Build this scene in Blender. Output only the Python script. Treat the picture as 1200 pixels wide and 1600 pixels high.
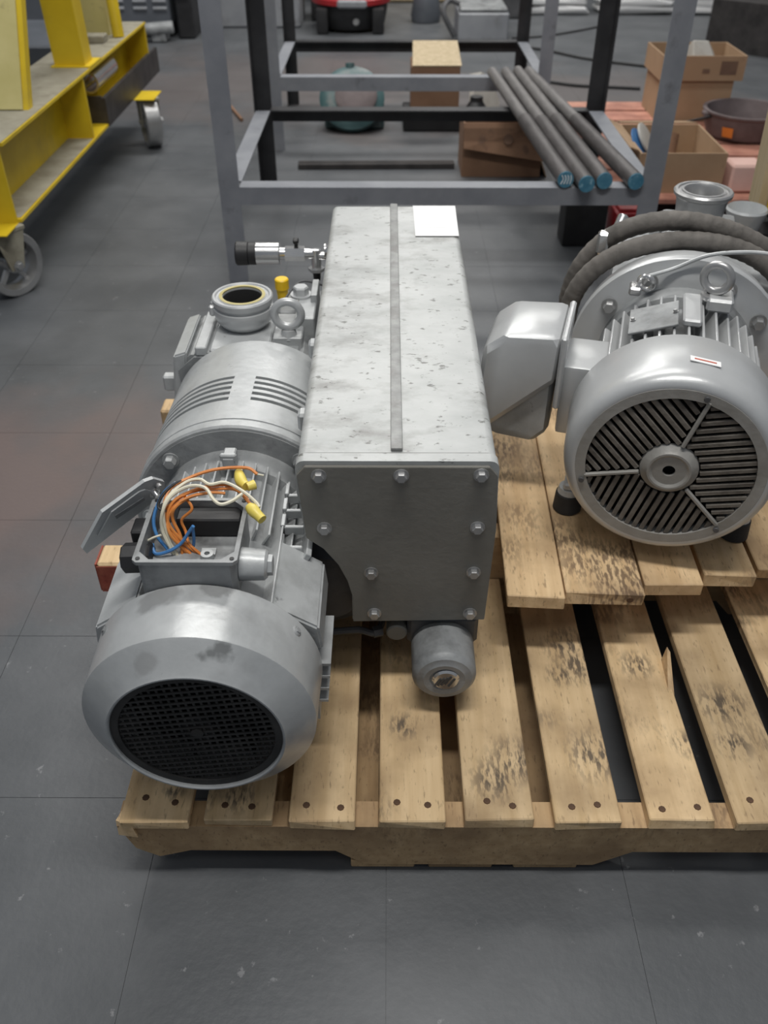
import bpy, bmesh, math, random
from mathutils import Vector as V, Matrix, Euler
for o in list(bpy.data.objects): bpy.data.objects.remove(o)
scene = bpy.context.scene
COL = scene.collection
R = math.radians
PI = math.pi
random.seed(7)

# ---------------------------------------------------------------- camera
F, H, PITCH, YAW = 1368.0, 1.17, R(38.5), math.atan(8/1748)
cd = bpy.data.cameras.new('camera'); cam = bpy.data.objects.new('camera', cd); COL.objects.link(cam)
cd.sensor_fit = 'VERTICAL'; cd.sensor_height = 36; cd.sensor_width = 27; cd.lens = F/1600*36
cd.clip_start = .02; cd.clip_end = 60
cd.dof.use_dof = True; cd.dof.focus_distance = 1.2; cd.dof.aperture_fstop = 5.6
cam.location = (0, 0, H); cam.rotation_euler = (PI/2-PITCH, 0, YAW)
scene.camera = cam
# ---------------------------------------------------------------- world, lamps, exposure
w = bpy.data.worlds.new('world'); scene.world = w; w.use_nodes = True
w.node_tree.nodes['Background'].inputs[0].default_value = (.80, .88, 1, 1)
w.node_tree.nodes['Background'].inputs[1].default_value = .17
def lamp(name, loc, sx, sy, power, col=(1, .98, .94), rot=(0, 0, 0)):
    l = bpy.data.lights.new(name, 'AREA'); l.shape = 'RECTANGLE'; l.size = sx; l.size_y = sy
    l.energy = power; l.color = col
    o = bpy.data.objects.new(name, l); o.location = loc; o.rotation_euler = rot; COL.objects.link(o)
lamp('ceiling_or_fill_lamp', (.1, .62, 3.2), 1.5, .22, 50)
lamp('ceiling_or_fill_lamp', (-.3, 2.9, 3.3), 2.4, .5, 42)
lamp('ceiling_or_fill_lamp', (-.6, 5.0, 3.3), 2.4, .7, 74)
lamp('ceiling_or_fill_lamp', (1.2, 7.2, 3.3), 2.4, .6, 80)
lamp('ceiling_or_fill_lamp', (-.3, -.6, 3.3), 2.2, .6, 8)  # unseen lamp added behind the camera to fill the pallet's front shadow
vs = scene.view_settings
vs.view_transform = 'Standard'; vs.look = 'None'; vs.gamma = 1; vs.use_curve_mapping = False; vs.exposure = .1

# ---------------------------------------------------------------- where a sight line meets a level or an upright plane
_f = V((-math.sin(YAW)*math.cos(PITCH), math.cos(YAW)*math.cos(PITCH), -math.sin(PITCH)))
_r = V((math.cos(YAW), math.sin(YAW), 0)); _u = _r.cross(_f)
def ray(x, y): return _f + _r*((x-600)/F) - _u*((y-800)/F)
def at(x, y, z): d = ray(x, y); return V((0, 0, H)) + d*((z-H)/d.z)
def aty(x, y, Y): d = ray(x, y); return V((0, 0, H)) + d*(Y/d.y)

# ---------------------------------------------------------------- mesh helpers
class MB:
    def __init__(s): s.bm = bmesh.new()
    def _frame(s, axis):
        z = V(axis).normalized()
        x = V((1, 0, 0)) if abs(z.x) < .9 else V((0, 1, 0))
        x = (x - z*x.dot(z)).normalized(); return x, z.cross(x), z
    def box(s, c, sz, rot=(0, 0, 0), bev=0, seg=1, taper=None):
        tmp = bmesh.new(); bmesh.ops.create_cube(tmp, size=1)
        for v in tmp.verts:
            k = taper if (taper and v.co.z > 0) else 1
            v.co = V((v.co.x*sz[0]*k, v.co.y*sz[1]*k, v.co.z*sz[2]))
        if bev: bmesh.ops.bevel(tmp, geom=list(tmp.edges), offset=bev, segments=seg, affect='EDGES', profile=.6)
        s._add(tmp, Matrix.Translation(V(c)) @ Euler(rot).to_matrix().to_4x4()); return s
    def bx(s, x0, x1, y0, y1, z0, z1, bev=0, seg=1):
        return s.box(((x0+x1)/2, (y0+y1)/2, (z0+z1)/2), (abs(x1-x0), abs(y1-y0), abs(z1-z0)), bev=bev, seg=seg)
    def _add(s, tmp, M=None):
        if M is not None: bmesh.ops.transform(tmp, matrix=M, verts=tmp.verts)
        me = bpy.data.meshes.new('t'); tmp.to_mesh(me); tmp.free(); s.bm.from_mesh(me); bpy.data.meshes.remove(me)
    def lathe(s, o, axis, prof, n=32, cap0=True, cap1=True, rfun=None, a0=0, a1=2*PI):
        x, y, z = s._frame(axis); o = V(o); full = abs(a1-a0-2*PI) < 1e-6
        rings = []
        m = n if full else n+1
        for (t, r) in prof:
            ring = []
            for i in range(m):
                a = a0+(a1-a0)*i/n
                ring.append(s.bm.verts.new(o+z*t+(x*math.cos(a)+y*math.sin(a))*r))
            rings.append(ring)
        for a, b in zip(rings, rings[1:]):
            for i in range(n):
                j = (i+1) % m
                try: s.bm.faces.new((a[i], a[j], b[j], b[i]))
                except ValueError: pass
        if full:
            if cap0: s.bm.faces.new(rings[0][::-1])
            if cap1: s.bm.faces.new(rings[-1])
        return s
    def cyl(s, p0, p1, r0, r1=None, n=20, bev=0):
        p0, p1 = V(p0), V(p1); r1 = r0 if r1 is None else r1; L = (p1-p0).length
        prof = [(0, r0), (L, r1)] if not bev else [(0, r0-bev), (bev, r0), (L-bev, r1), (L, r1-bev)]
        return s.lathe(p0, p1-p0, prof, n)
    def tube_ring(s, o, axis, r_out, r_in, t0, t1, n=32, bev=.0):   # a hollow ring with wall
        b = bev
        prof = [(t0, r_in), (t0, r_out-b), (t0+b, r_out), (t1-b, r_out), (t1, r_out-b), (t1, r_in), (t0, r_in)]
        return s.lathe(o, axis, prof, n, False, False)
    def tor(s, c, axis, RR, r, n=32, m=10):
        prof = [(math.sin(2*PI*k/m)*r, RR+math.cos(2*PI*k/m)*r) for k in range(m+1)]
        return s.lathe(c, axis, prof, n, False, False)
    def tube(s, pts, r, n=8, smooth=6, rf=None):
        P = [V(p) for p in pts]
        if smooth and len(P) > 2:
            Q = []
            E = [P[0]*2-P[1]]+P+[P[-1]*2-P[-2]]
            for i in range(1, len(E)-2):
                for k in range(smooth):
                    t = k/smooth; a, b, c, d = E[i-1:i+3]
                    Q.append(.5*((2*b)+(c-a)*t+(2*a-5*b+4*c-d)*t*t+(3*b-a-3*c+d)*t**3))
            Q.append(P[-1]); P = Q
        prev = None; rings = []
        x = None
        for i, p in enumerate(P):
            d = (P[min(i+1, len(P)-1)]-P[max(i-1, 0)]).normalized()
            if x is None: x = s._frame(d)[0]
            x = (x-d*x.dot(d)).normalized(); y = d.cross(x)
            rr = rf(i, len(P)) if rf else r
            rings.append([s.bm.verts.new(p+(x*math.cos(2*PI*k/n)+y*math.sin(2*PI*k/n))*rr) for k in range(n)])
        for a, b in zip(rings, rings[1:]):
            for i in range(n): s.bm.faces.new((a[i], a[(i+1) % n], b[(i+1) % n], b[i]))
        s.bm.faces.new(rings[0][::-1]); s.bm.faces.new(rings[-1]); return s
    def prism(s, poly, y0, y1, plane='xz', bev=0):
        # poly in (x,z) extruded along y; or (x,y) extruded along z; or (y,z) extruded along x
        f = {'xz': lambda p, t: (p[0], t, p[1]), 'xy': lambda p, t: (p[0], p[1], t), 'yz': lambda p, t: (t, p[0], p[1])}[plane]
        tmp = bmesh.new()
        a = [tmp.verts.new(f(p, y0)) for p in poly]; b = [tmp.verts.new(f(p, y1)) for p in poly]
        tmp.faces.new(a); tmp.faces.new(b[::-1]); n = len(poly)
        for i in range(n): tmp.faces.new((a[i], a[(i+1) % n], b[(i+1) % n], b[i]))
        bmesh.ops.recalc_face_normals(tmp, faces=tmp.faces)
        if bev:
            es = [e for e in tmp.edges if e.calc_face_angle(0) > R(25)]
            bmesh.ops.bevel(tmp, geom=es, offset=bev, segments=2, affect='EDGES')
        s._add(tmp); return s
    def hull(s, pts, bev=0, seg=2):
        tmp = bmesh.new(); vs_ = [tmp.verts.new(p) for p in pts]
        bmesh.ops.convex_hull(tmp, input=vs_)
        bmesh.ops.dissolve_limit(tmp, angle_limit=R(3), verts=tmp.verts, edges=tmp.edges)
        if bev: bmesh.ops.bevel(tmp, geom=list(tmp.edges), offset=bev, segments=seg, affect='EDGES')
        s._add(tmp); return s
    def hexa(s, p, axis, r, h, n=6, washer=True):
        if washer: s.lathe(p, axis, [(0, r*1.35), (h*.2, r*1.35)], 16)
        s.lathe(V(p)+V(axis).normalized()*h*.2, axis, [(0, r), (h*.7, r), (h*.85, r*.85)], n); return s
    def rhull(s, pts, r):
        tmp = bmesh.new()
        for p in pts:
            for u in range(6):
                for v in range(-2, 3):
                    for w_ in range(2 if u == 0 and False else 1):
                        a, e = 2*PI*(u+.5*(v % 2))/6, v*PI/4
                        if abs(v) == 2 and u: continue
                        tmp.verts.new(V(p)+V((math.cos(a)*math.cos(e), math.sin(a)*math.cos(e), math.sin(e)))*r)
        o = bmesh.ops.convex_hull(tmp, input=list(tmp.verts))
        bmesh.ops.delete(tmp, geom=[v for v in tmp.verts if not v.link_faces], context='VERTS')
        s._add(tmp); return s
    def quad(s, pts): s.bm.faces.new([s.bm.verts.new(p) for p in pts]); return s
    def obj(s, name, mat, parent=None, loc=None, rot=None, smooth=True, off=None):
        bmesh.ops.recalc_face_normals(s.bm, faces=s.bm.faces)
        me = bpy.data.meshes.new(name); s.bm.to_mesh(me); s.bm.free()
        for m_ in (mat if isinstance(mat, (list, tuple)) else [mat]): me.materials.append(m_)
        if smooth:
            me.shade_smooth(); me.set_sharp_from_angle(angle=R(32))
        o = bpy.data.objects.new(name, me); COL.objects.link(o)
        if parent:
            o.parent = parent
            if off: o.location = -parent.location
        if loc is not None: o.location = V(loc)
        if rot is not None: o.rotation_euler = rot
        return o
def tag(o, label, cat, group=None, kind=None):
    if label: o['label'] = label
    if cat: o['category'] = cat
    if group: o['group'] = group
    if kind: o['kind'] = kind
    return o
def thing(name, label, cat, loc=(0, 0, 0), rotz=0, group=None):
    o = bpy.data.objects.new(name, None); o.empty_display_size = .05
    o.location = loc; o.rotation_euler = (0, 0, rotz); COL.objects.link(o)
    return tag(o, label, cat, group)
def inst(name, src, parent, loc=None, rot=None):
    c = src.copy(); c.name = name; COL.objects.link(c)
    if parent: c.parent = parent
    if loc is not None: c.location = V(loc)
    if rot is not None: c.rotation_euler = rot
    return c

# ---------------------------------------------------------------- materials
def ng(name):
    m = bpy.data.materials.new(name); m.use_nodes = True; nt = m.node_tree; return m, nt, nt.nodes['Principled BSDF']
def rgb(c): return (c[0], c[1], c[2], 1)
def paint(name, c1, c2, rough=.5, metal=0, scale=8, bump=.1, bscale=60, dirt=None, dscale=5, dthr=(.55, .75), stretch=(1, 1, 1), damt=.8, spec=.5, coord='Object', speck=None, spots=()):
    m, nt, b = ng(name); N = nt.nodes; L = nt.links
    tc = N.new('ShaderNodeTexCoord'); mp = N.new('ShaderNodeMapping'); mp.inputs['Scale'].default_value = stretch
    if coord == 'World':
        g = N.new('ShaderNodeNewGeometry'); L.new(g.outputs['Position'], mp.inputs['Vector'])
    else: L.new(tc.outputs['Object'], mp.inputs['Vector'])
    n1 = N.new('ShaderNodeTexNoise'); n1.inputs['Scale'].default_value = scale; n1.inputs['Detail'].default_value = 6; n1.inputs['Roughness'].default_value = .6
    L.new(mp.outputs[0], n1.inputs['Vector'])
    r1 = N.new('ShaderNodeValToRGB'); r1.color_ramp.elements[0].position = .35; r1.color_ramp.elements[1].position = .68
    r1.color_ramp.elements[0].color = rgb(c1); r1.color_ramp.elements[1].color = rgb(c2)
    L.new(n1.outputs['Fac'], r1.inputs['Fac']); out = r1.outputs['Color']
    def layer(out, col, sc, thr, amt, seed):
        n2 = N.new('ShaderNodeTexNoise'); n2.noise_dimensions = '4D'; n2.inputs['W'].default_value = seed
        n2.inputs['Scale'].default_value = sc; n2.inputs['Detail'].default_value = 5; n2.inputs['Roughness'].default_value = .62
        L.new(mp.outputs[0], n2.inputs['Vector'])
        mr = N.new('ShaderNodeMapRange'); mr.inputs[1].default_value = thr[0]; mr.inputs[2].default_value = thr[1]; mr.inputs[4].default_value = amt
        L.new(n2.outputs['Fac'], mr.inputs[0])
        mx = N.new('ShaderNodeMix'); mx.data_type = 'RGBA'; L.new(mr.outputs[0], mx.inputs[0]); L.new(out, mx.inputs[6])
        mx.inputs[7].default_value = rgb(col); return mx.outputs[2]
    if dirt: out = layer(out, dirt, dscale, dthr, damt, 3.1)
    if speck: out = layer(out, speck[0], speck[1], speck[2], speck[3], 9.7)
    for (c_, ctr, rad, amt, nsc) in spots:
        sb = N.new('ShaderNodeVectorMath'); sb.operation = 'SUBTRACT'; sb.inputs[1].default_value = ctr; L.new(mp.outputs[0], sb.inputs[0])
        dvv = N.new('ShaderNodeVectorMath'); dvv.operation = 'DIVIDE'; dvv.inputs[1].default_value = rad; L.new(sb.outputs[0], dvv.inputs[0])
        ln = N.new('ShaderNodeVectorMath'); ln.operation = 'LENGTH'; L.new(dvv.outputs[0], ln.inputs[0])
        nz = N.new('ShaderNodeTexNoise'); nz.inputs['Scale'].default_value = nsc; nz.inputs['Detail'].default_value = 5; L.new(mp.outputs[0], nz.inputs['Vector'])
        sm = N.new('ShaderNodeMath'); sm.operation = 'MULTIPLY_ADD'; sm.inputs[1].default_value = 2.2; L.new(nz.outputs['Fac'], sm.inputs[0]); L.new(ln.outputs['Value'], sm.inputs[2])
        mr5 = N.new('ShaderNodeMapRange'); mr5.inputs[1].default_value = 2.1; mr5.inputs[2].default_value = 1.5 if nsc < 5 else 1.75; mr5.inputs[4].default_value = amt; L.new(sm.outputs[0], mr5.inputs[0])
        mx5 = N.new('ShaderNodeMix'); mx5.data_type = 'RGBA'; L.new(mr5.outputs[0], mx5.inputs[0]); L.new(out, mx5.inputs[6]); mx5.inputs[7].default_value = rgb(c_); out = mx5.outputs[2]
    L.new(out, b.inputs['Base Color'])
    b.inputs['Roughness'].default_value = rough; b.inputs['Metallic'].default_value = metal
    b.inputs['Specular IOR Level'].default_value = spec
    if bump:
        n3 = N.new('ShaderNodeTexNoise'); n3.inputs['Scale'].default_value = bscale; n3.inputs['Detail'].default_value = 4
        L.new(mp.outputs[0], n3.inputs['Vector'])
        bp = N.new('ShaderNodeBump'); bp.inputs['Strength'].default_value = bump; bp.inputs['Distance'].default_value = .004
        L.new(n3.outputs['Fac'], bp.inputs['Height']); L.new(bp.outputs[0], b.inputs['Normal'])
    return m
def wood(name, c1, c2, cdark, stain=.6, thr=(.56, .72), spots=()):
    m, nt, b = ng(name); N = nt.nodes; L = nt.links
    tc = N.new('ShaderNodeTexCoord'); oi = N.new('ShaderNodeObjectInfo')
    ad = N.new('ShaderNodeVectorMath'); ad.operation = 'ADD'; sc = N.new('ShaderNodeVectorMath'); sc.operation = 'SCALE'; sc.inputs['Scale'].default_value = 13
    cmb = N.new('ShaderNodeCombineXYZ'); L.new(oi.outputs['Random'], cmb.inputs[0]); L.new(oi.outputs['Random'], cmb.inputs[1]); L.new(cmb.outputs[0], sc.inputs[0])
    L.new(tc.outputs['Object'], ad.inputs[0]); L.new(sc.outputs[0], ad.inputs[1])
    mp = N.new('ShaderNodeMapping'); mp.inputs['Scale'].default_value = (38, 2.2, 38); L.new(ad.outputs[0], mp.inputs[0])
    n1 = N.new('ShaderNodeTexNoise'); n1.inputs['Scale'].default_value = 1.6; n1.inputs['Detail'].default_value = 7; L.new(mp.outputs[0], n1.inputs['Vector'])
    r1 = N.new('ShaderNodeValToRGB'); e = r1.color_ramp.elements; e[0].position = .3; e[1].position = .7; e[0].color = rgb(c1); e[1].color = rgb(c2); L.new(n1.outputs['Fac'], r1.inputs[0])
    # broad patches
    n2 = N.new('ShaderNodeTexNoise'); n2.inputs['Scale'].default_value = 9; n2.inputs['Detail'].default_value = 5; L.new(ad.outputs[0], n2.inputs['Vector'])
    mr = N.new('ShaderNodeMapRange'); mr.inputs[1].default_value = .44; mr.inputs[2].default_value = .66; mr.inputs[4].default_value = .75; L.new(n2.outputs['Fac'], mr.inputs[0])
    mx = N.new('ShaderNodeMix'); mx.data_type = 'RGBA'; L.new(mr.outputs[0], mx.inputs[0]); L.new(r1.outputs[0], mx.inputs[6]); mx.inputs[7].default_value = rgb([c1[0]*.62, c1[1]*.60, c1[2]*.62])
    # dark scuff marks: fine streaks gated by a broad mask
    mp3 = N.new('ShaderNodeMapping'); mp3.inputs['Scale'].default_value = (210, 60, 60); mp3.inputs['Rotation'].default_value = (0, 0, .25); L.new(ad.outputs[0], mp3.inputs[0])
    n3 = N.new('ShaderNodeTexNoise'); n3.inputs['Scale'].default_value = 1; n3.inputs['Detail'].default_value = 4; L.new(mp3.outputs[0], n3.inputs['Vector'])
    n4 = N.new('ShaderNodeTexNoise'); n4.noise_dimensions = '4D'; n4.inputs['W'].default_value = 5; n4.inputs['Scale'].default_value = 6.5; n4.inputs['Detail'].default_value = 2; L.new(ad.outputs[0], n4.inputs['Vector'])
    ma = N.new('ShaderNodeMapRange'); ma.inputs[1].default_value = thr[0]; ma.inputs[2].default_value = thr[1]; L.new(n4.outputs['Fac'], ma.inputs[0])
    mask = ma.outputs[0]
    for (sx_, sy_, sr_) in spots:
        gp = N.new('ShaderNodeNewGeometry'); dv = N.new('ShaderNodeVectorMath'); dv.operation = 'DISTANCE'; dv.inputs[1].default_value = (sx_, sy_, .125)
        L.new(gp.outputs['Position'], dv.inputs[0]); mr_ = N.new('ShaderNodeMapRange'); mr_.inputs[1].default_value = sr_; mr_.inputs[2].default_value = sr_*.25
        L.new(dv.outputs['Value'], mr_.inputs[0]); mxm = N.new('ShaderNodeMath'); mxm.operation = 'MAXIMUM'; L.new(mask, mxm.inputs[0]); L.new(mr_.outputs[0], mxm.inputs[1]); mask = mxm.outputs[0]
    mb = N.new('ShaderNodeMapRange'); mb.inputs[1].default_value = .44; mb.inputs[2].default_value = .58; L.new(n3.outputs['Fac'], mb.inputs[0])
    mm = N.new('ShaderNodeMath'); mm.operation = 'MULTIPLY'; L.new(mask, mm.inputs[0]); L.new(mb.outputs[0], mm.inputs[1])
    m2 = N.new('ShaderNodeMath'); m2.operation = 'MULTIPLY'; m2.inputs[1].default_value = stain; L.new(mm.outputs[0], m2.inputs[0])
    mx2 = N.new('ShaderNodeMix'); mx2.data_type = 'RGBA'; L.new(m2.outputs[0], mx2.inputs[0]); L.new(mx.outputs[2], mx2.inputs[6]); mx2.inputs[7].default_value = rgb(cdark)
    n6 = N.new('ShaderNodeTexNoise'); n6.inputs['Scale'].default_value = 1; n6.inputs['Detail'].default_value = 3; mp6 = N.new('ShaderNodeMapping'); mp6.inputs['Scale'].default_value = (260, 55, 120); L.new(ad.outputs[0], mp6.inputs[0]); L.new(mp6.outputs[0], n6.inputs['Vector'])
    mr6 = N.new('ShaderNodeMapRange'); mr6.inputs[1].default_value = .60; mr6.inputs[2].default_value = .72; mr6.inputs[4].default_value = .6; L.new(n6.outputs['Fac'], mr6.inputs[0])
    mx6 = N.new('ShaderNodeMix'); mx6.data_type = 'RGBA'; L.new(mr6.outputs[0], mx6.inputs[0]); L.new(mx2.outputs[2], mx6.inputs[6]); mx6.inputs[7].default_value = rgb([c1[0]*.4, c1[1]*.38, c1[2]*.4])
    mx2 = mx6
    hs = N.new('ShaderNodeHueSaturation'); mv = N.new('ShaderNodeMapRange'); mv.inputs[3].default_value = .84; mv.inputs[4].default_value = 1.16
    L.new(oi.outputs['Random'], mv.inputs[0]); L.new(mv.outputs[0], hs.inputs['Value']); L.new(mx2.outputs[2], hs.inputs['Color'])
    L.new(hs.outputs[0], b.inputs['Base Color']); b.inputs['Roughness'].default_value = .75
    bp = N.new('ShaderNodeBump'); bp.inputs['Strength'].default_value = .35; bp.inputs['Distance'].default_value = .002
    L.new(n1.outputs['Fac'], bp.inputs['Height']); L.new(bp.outputs[0], b.inputs['Normal'])
    return m
M = {}
M['floor'] = paint('floor_vinyl', (.078, .084, .091), (.122, .128, .136), .45, 0, 3.2, .12, 90, dirt=(.055, .058, .062), dscale=2.6, dthr=(.52, .72), damt=.55, spots=[((.172, .126, .115), (-1.0, 1.52, 0), (.85, .50, 1), .8, 2.5), ((.15, .12, .11), (-.8, 5.3, 0), (1.3, 1.0, 1), .5, 2), ((.15, .122, .113), (.9, 4.9, 0), (1.2, 1.0, 1), .5, 2)], coord='World', speck=((.32, .32, .33), 42, (.66, .71), .5))
M['gray'] = paint('grey_machine_enamel', (.39, .405, .41), (.52, .535, .54), .36, .12, 9, .2, 60, dirt=(.20, .20, .198), dscale=9, dthr=(.53, .74), damt=.7, speck=((.09, .09, .09), 38, (.66, .72), .8))
M['cowl'] = paint('scuffed_cowl_enamel', (.40, .415, .42), (.55, .565, .57), .28, .2, 7, .12, 50, dirt=(.24, .24, .24), dscale=8, dthr=(.55, .74), damt=.65, speck=((.08, .08, .08), 40, (.69, .73), .8), spots=[((.15, .155, .155), (-.186, .670, .440), (.024, .014, .022), .75, 38), ((.24, .24, .24), (-.275, .750, .440), (.036, .018, .03), .6, 30), ((.2, .2, .2), (-.205, .760, .448), (.026, .013, .03), .6, 34), ((.26, .26, .26), (-.275, .665, .430), (.022, .014, .03), .5, 30)])
M['gray_clean'] = paint('silver_grey_enamel', (.47, .48, .485), (.56, .57, .575), .30, .25, 6, .05, 90, dirt=(.25, .25, .25), dscale=6, dthr=(.62, .8), damt=.5)
M['gray_dirty_and_shade'] = paint('greasy_and_shaded_grey_enamel', (.23, .24, .245), (.36, .37, .375), .5, .1, 14, .3, 60, dirt=(.07, .07, .07), dscale=12, dthr=(.52, .7), damt=.85)  # grease on the castings; also paints shade onto the flange face
M['gray_dark'] = paint('dark_grey_casting', (.06, .062, .065), (.12, .12, .125), .5, .1, 12, .2, 60)
M['boxtop'] = paint('galvanised_grey_sheet', (.39, .405, .40), (.53, .54, .535), .42, .1, 7, .12, 80, dirt=(.17, .165, .155), dscale=15, dthr=(.50, .74), damt=.75, stretch=(.8, 1.3, 1), speck=((.10, .10, .09), 70, (.595, .66), .8))
M['strip'] = paint('stained_weld_strip', (.22, .225, .22), (.36, .365, .36), .5, .1, 30, .3, 50, dirt=(.17, .16, .15), dscale=26, dthr=(.5, .68))
M['plate'] = paint('dull_grey_cover_plate', (.185, .178, .158), (.235, .228, .205), .6, .05, 6, .12, 120, dirt=(.15, .145, .13), dscale=8, dthr=(.55, .75), damt=.7)
M['steel'] = paint('worn_steel', (.34, .34, .34), (.50, .50, .50), .32, .6, 10, .08, 50, dirt=(.14, .13, .12), dscale=9, dthr=(.6, .78))
M['chrome'] = paint('polished_steel', (.6, .6, .6), (.72, .72, .72), .2, .85, 10, .03)
M['black'] = paint('black_plastic', (.012, .012, .013), (.025, .025, .027), .5, 0, 12, .1)
M['rubber'] = paint('black_rubber', (.018, .018, .019), (.035, .035, .036), .75, 0, 20, .2)
M['grille'] = paint('sooty_black_grille', (.026, .026, .026), (.060, .058, .056), .55, .2, 18, .2, 60, dirt=(.06, .045, .035), dscale=9, dthr=(.58, .72))
M['grille_brown'] = paint('dusty_brown_grille', (.11, .097, .083), (.20, .18, .155), .75, 0, 18, .4, 90, dirt=(.035, .03, .027), dscale=16, dthr=(.5, .7))
M['grille_gray'] = paint('dusty_grey_cowl_face', (.26, .25, .23), (.36, .35, .33), .5, .1, 16, .2, 80)
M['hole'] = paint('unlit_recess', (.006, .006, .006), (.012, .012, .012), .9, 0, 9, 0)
M['hose'] = paint('dusty_brown_rubber_hose', (.10, .092, .083), (.17, .155, .14), .7, 0, 14, .3, 90, dirt=(.05, .045, .04), dscale=14, dthr=(.5, .7))
M['wood'] = wood('pallet_pine', (.56, .39, .205), (.76, .565, .335), (.07, .055, .045), .85, spots=[(.150, .72, .045), (.180, .75, .05), (.297, .76, .055), (.30, .93, .05), (.27, .91, .03), (.29, .97, .05), (.392, .93, .035), (.435, .78, .03), (.505, .85, .05), (.50, .78, .035), (.025, .81, .03), (-.29, .70, .02), (-.2, .69, .03)])
M['wood2'] = wood('new_pine', (.58, .39, .205), (.79, .575, .335), (.10, .06, .04), .75, thr=(.50, .66))
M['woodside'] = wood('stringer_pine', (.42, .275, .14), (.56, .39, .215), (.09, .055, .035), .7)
M['redwood'] = wood('red_painted_timber', (.27, .055, .035), (.36, .10, .06), (.10, .03, .02), .5)
M['pink'] = paint('pink_foam', (.60, .36, .30), (.70, .46, .40), .8, 0, 6, .05)
M['redboard'] = wood('faded_red_board', (.48, .20, .14), (.62, .33, .24), (.2, .08, .06), .5)
M['nail'] = paint('rusty_nail', (.09, .05, .03), (.15, .085, .05), .7, .4, 30, .1)
M['yellow'] = paint('yellow_enamel', (.60, .42, .012), (.72, .52, .02), .42, 0, 5, .08, 60, dirt=(.33, .25, .06), dscale=6, dthr=(.56, .8), damt=.6)
M['yellow_pale'] = paint('faded_yellow_enamel', (.50, .44, .17), (.60, .53, .24), .5, 0, 5, .08, 60, dirt=(.28, .24, .12), dscale=14, dthr=(.6, .72))
M['dusty'] = paint('dusty_beam_top', (.24, .22, .17), (.34, .32, .25), .7, 0, 8, .2, 60, dirt=(.16, .14, .1), dscale=9, dthr=(.5, .7))
M['darksteel'] = paint('dark_bar_steel', (.035, .032, .032), (.07, .064, .062), .5, .3, 12, .15)
M['rack_gray'] = paint('blue_grey_rack_paint', (.20, .21, .235), (.26, .27, .295), .5, 0, 8, .1, 60, dirt=(.11, .11, .12), dscale=10, dthr=(.6, .75))
M['rack_black'] = paint('black_rack_steel', (.022, .022, .024), (.045, .045, .048), .5, .1, 8, .1, 60)
M['rod'] = paint('lighter_steel_rod', (.15, .142, .14), (.21, .20, .195), .5, .3, 10, .1, 60, stretch=(6, 1, 6))
M['rod_dark'] = paint('darker_steel_rod', (.075, .07, .068), (.12, .11, .11), .45, .3, 10, .1, 60, stretch=(6, 1, 6))
M['blue_end'] = paint('blue_marking_paint', (.04, .16, .25), (.10, .26, .36), .6, 0, 30, .1, dirt=(.35, .55, .65), dscale=60, dthr=(.58, .66))
M['cardboard'] = paint('cardboard', (.36, .235, .14), (.44, .30, .185), .85, 0, 4, .05, 60, dirt=(.26, .17, .10), dscale=9, dthr=(.6, .75))
M['cardboard_dark'] = paint('brown_cardboard', (.20, .11, .065), (.27, .155, .095), .85, 0, 4, .05, 60, dirt=(.12, .07, .05), dscale=12, dthr=(.6, .7))
M['print'] = paint('brown_print', (.15, .09, .06), (.2, .12, .08), .8, 0, 20, 0)
M['white'] = paint('white_paper', (.80, .80, .80), (.86, .86, .86), .6, 0, 9, 0)
M['offwhite'] = paint('off_white_plastic', (.50, .47, .42), (.62, .60, .55), .5, 0, 10, .1, dirt=(.25, .2, .16), dscale=14, dthr=(.6, .7))
M['text'] = paint('faint_print', (.72, .72, .73), (.76, .76, .77), .7, 0, 20, 0)
M['redtext'] = paint('red_print', (.5, .12, .08), (.55, .15, .1), .7, 0, 20, 0)
M['orange'] = paint('orange_wire', (.62, .20, .04), (.74, .28, .07), .4, 0, 30, 0)
M['cream'] = paint('cream_wire', (.66, .62, .48), (.76, .72, .58), .4, 0, 30, 0)
M['bluew'] = paint('blue_wire', (.045, .17, .42), (.08, .26, .55), .4, 0, 30, 0)
M['yellowc'] = paint('yellow_connector', (.72, .58, .10), (.82, .68, .16), .4, 0, 20, 0)
M['capyellow'] = paint('yellow_cap', (.80, .50, .01), (.88, .58, .02), .4, 0, 20, 0)
M['gold'] = paint('yellow_seal', (.45, .38, .14), (.55, .48, .22), .5, 0, 20, .1)
M['teal'] = paint('teal_enamel', (.035, .085, .09), (.07, .135, .14), .45, 0, 12, .1, dirt=(.22, .21, .2), dscale=9, dthr=(.5, .7))
M['red'] = paint('red_plastic', (.35, .02, .025), (.45, .03, .035), .35, 0, 6, .05)
M['panel'] = paint('slate_grey_cabinet', (.085, .095, .11), (.12, .13, .15), .5, 0, 5, .05)
M['lightgray'] = paint('light_grey_case', (.25, .26, .28), (.32, .33, .35), .5, 0, 6, .05, dirt=(.15, .15, .15), dscale=8, dthr=(.55, .75))
M['drum'] = paint('purple_brown_casting', (.11, .085, .085), (.17, .135, .135), .6, .1, 10, .2)
M['orange_tag'] = paint('orange_sticker', (.75, .25, .04), (.8, .3, .06), .6, 0, 9, 0)
M['wall'] = paint('grey_wall', (.13, .135, .14), (.18, .185, .19), .8, 0, 3, .05)
M['tan'] = paint('tan_plank', (.42, .33, .2), (.52, .42, .27), .7, 0, 6, .1, stretch=(8, 8, 1))

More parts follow.
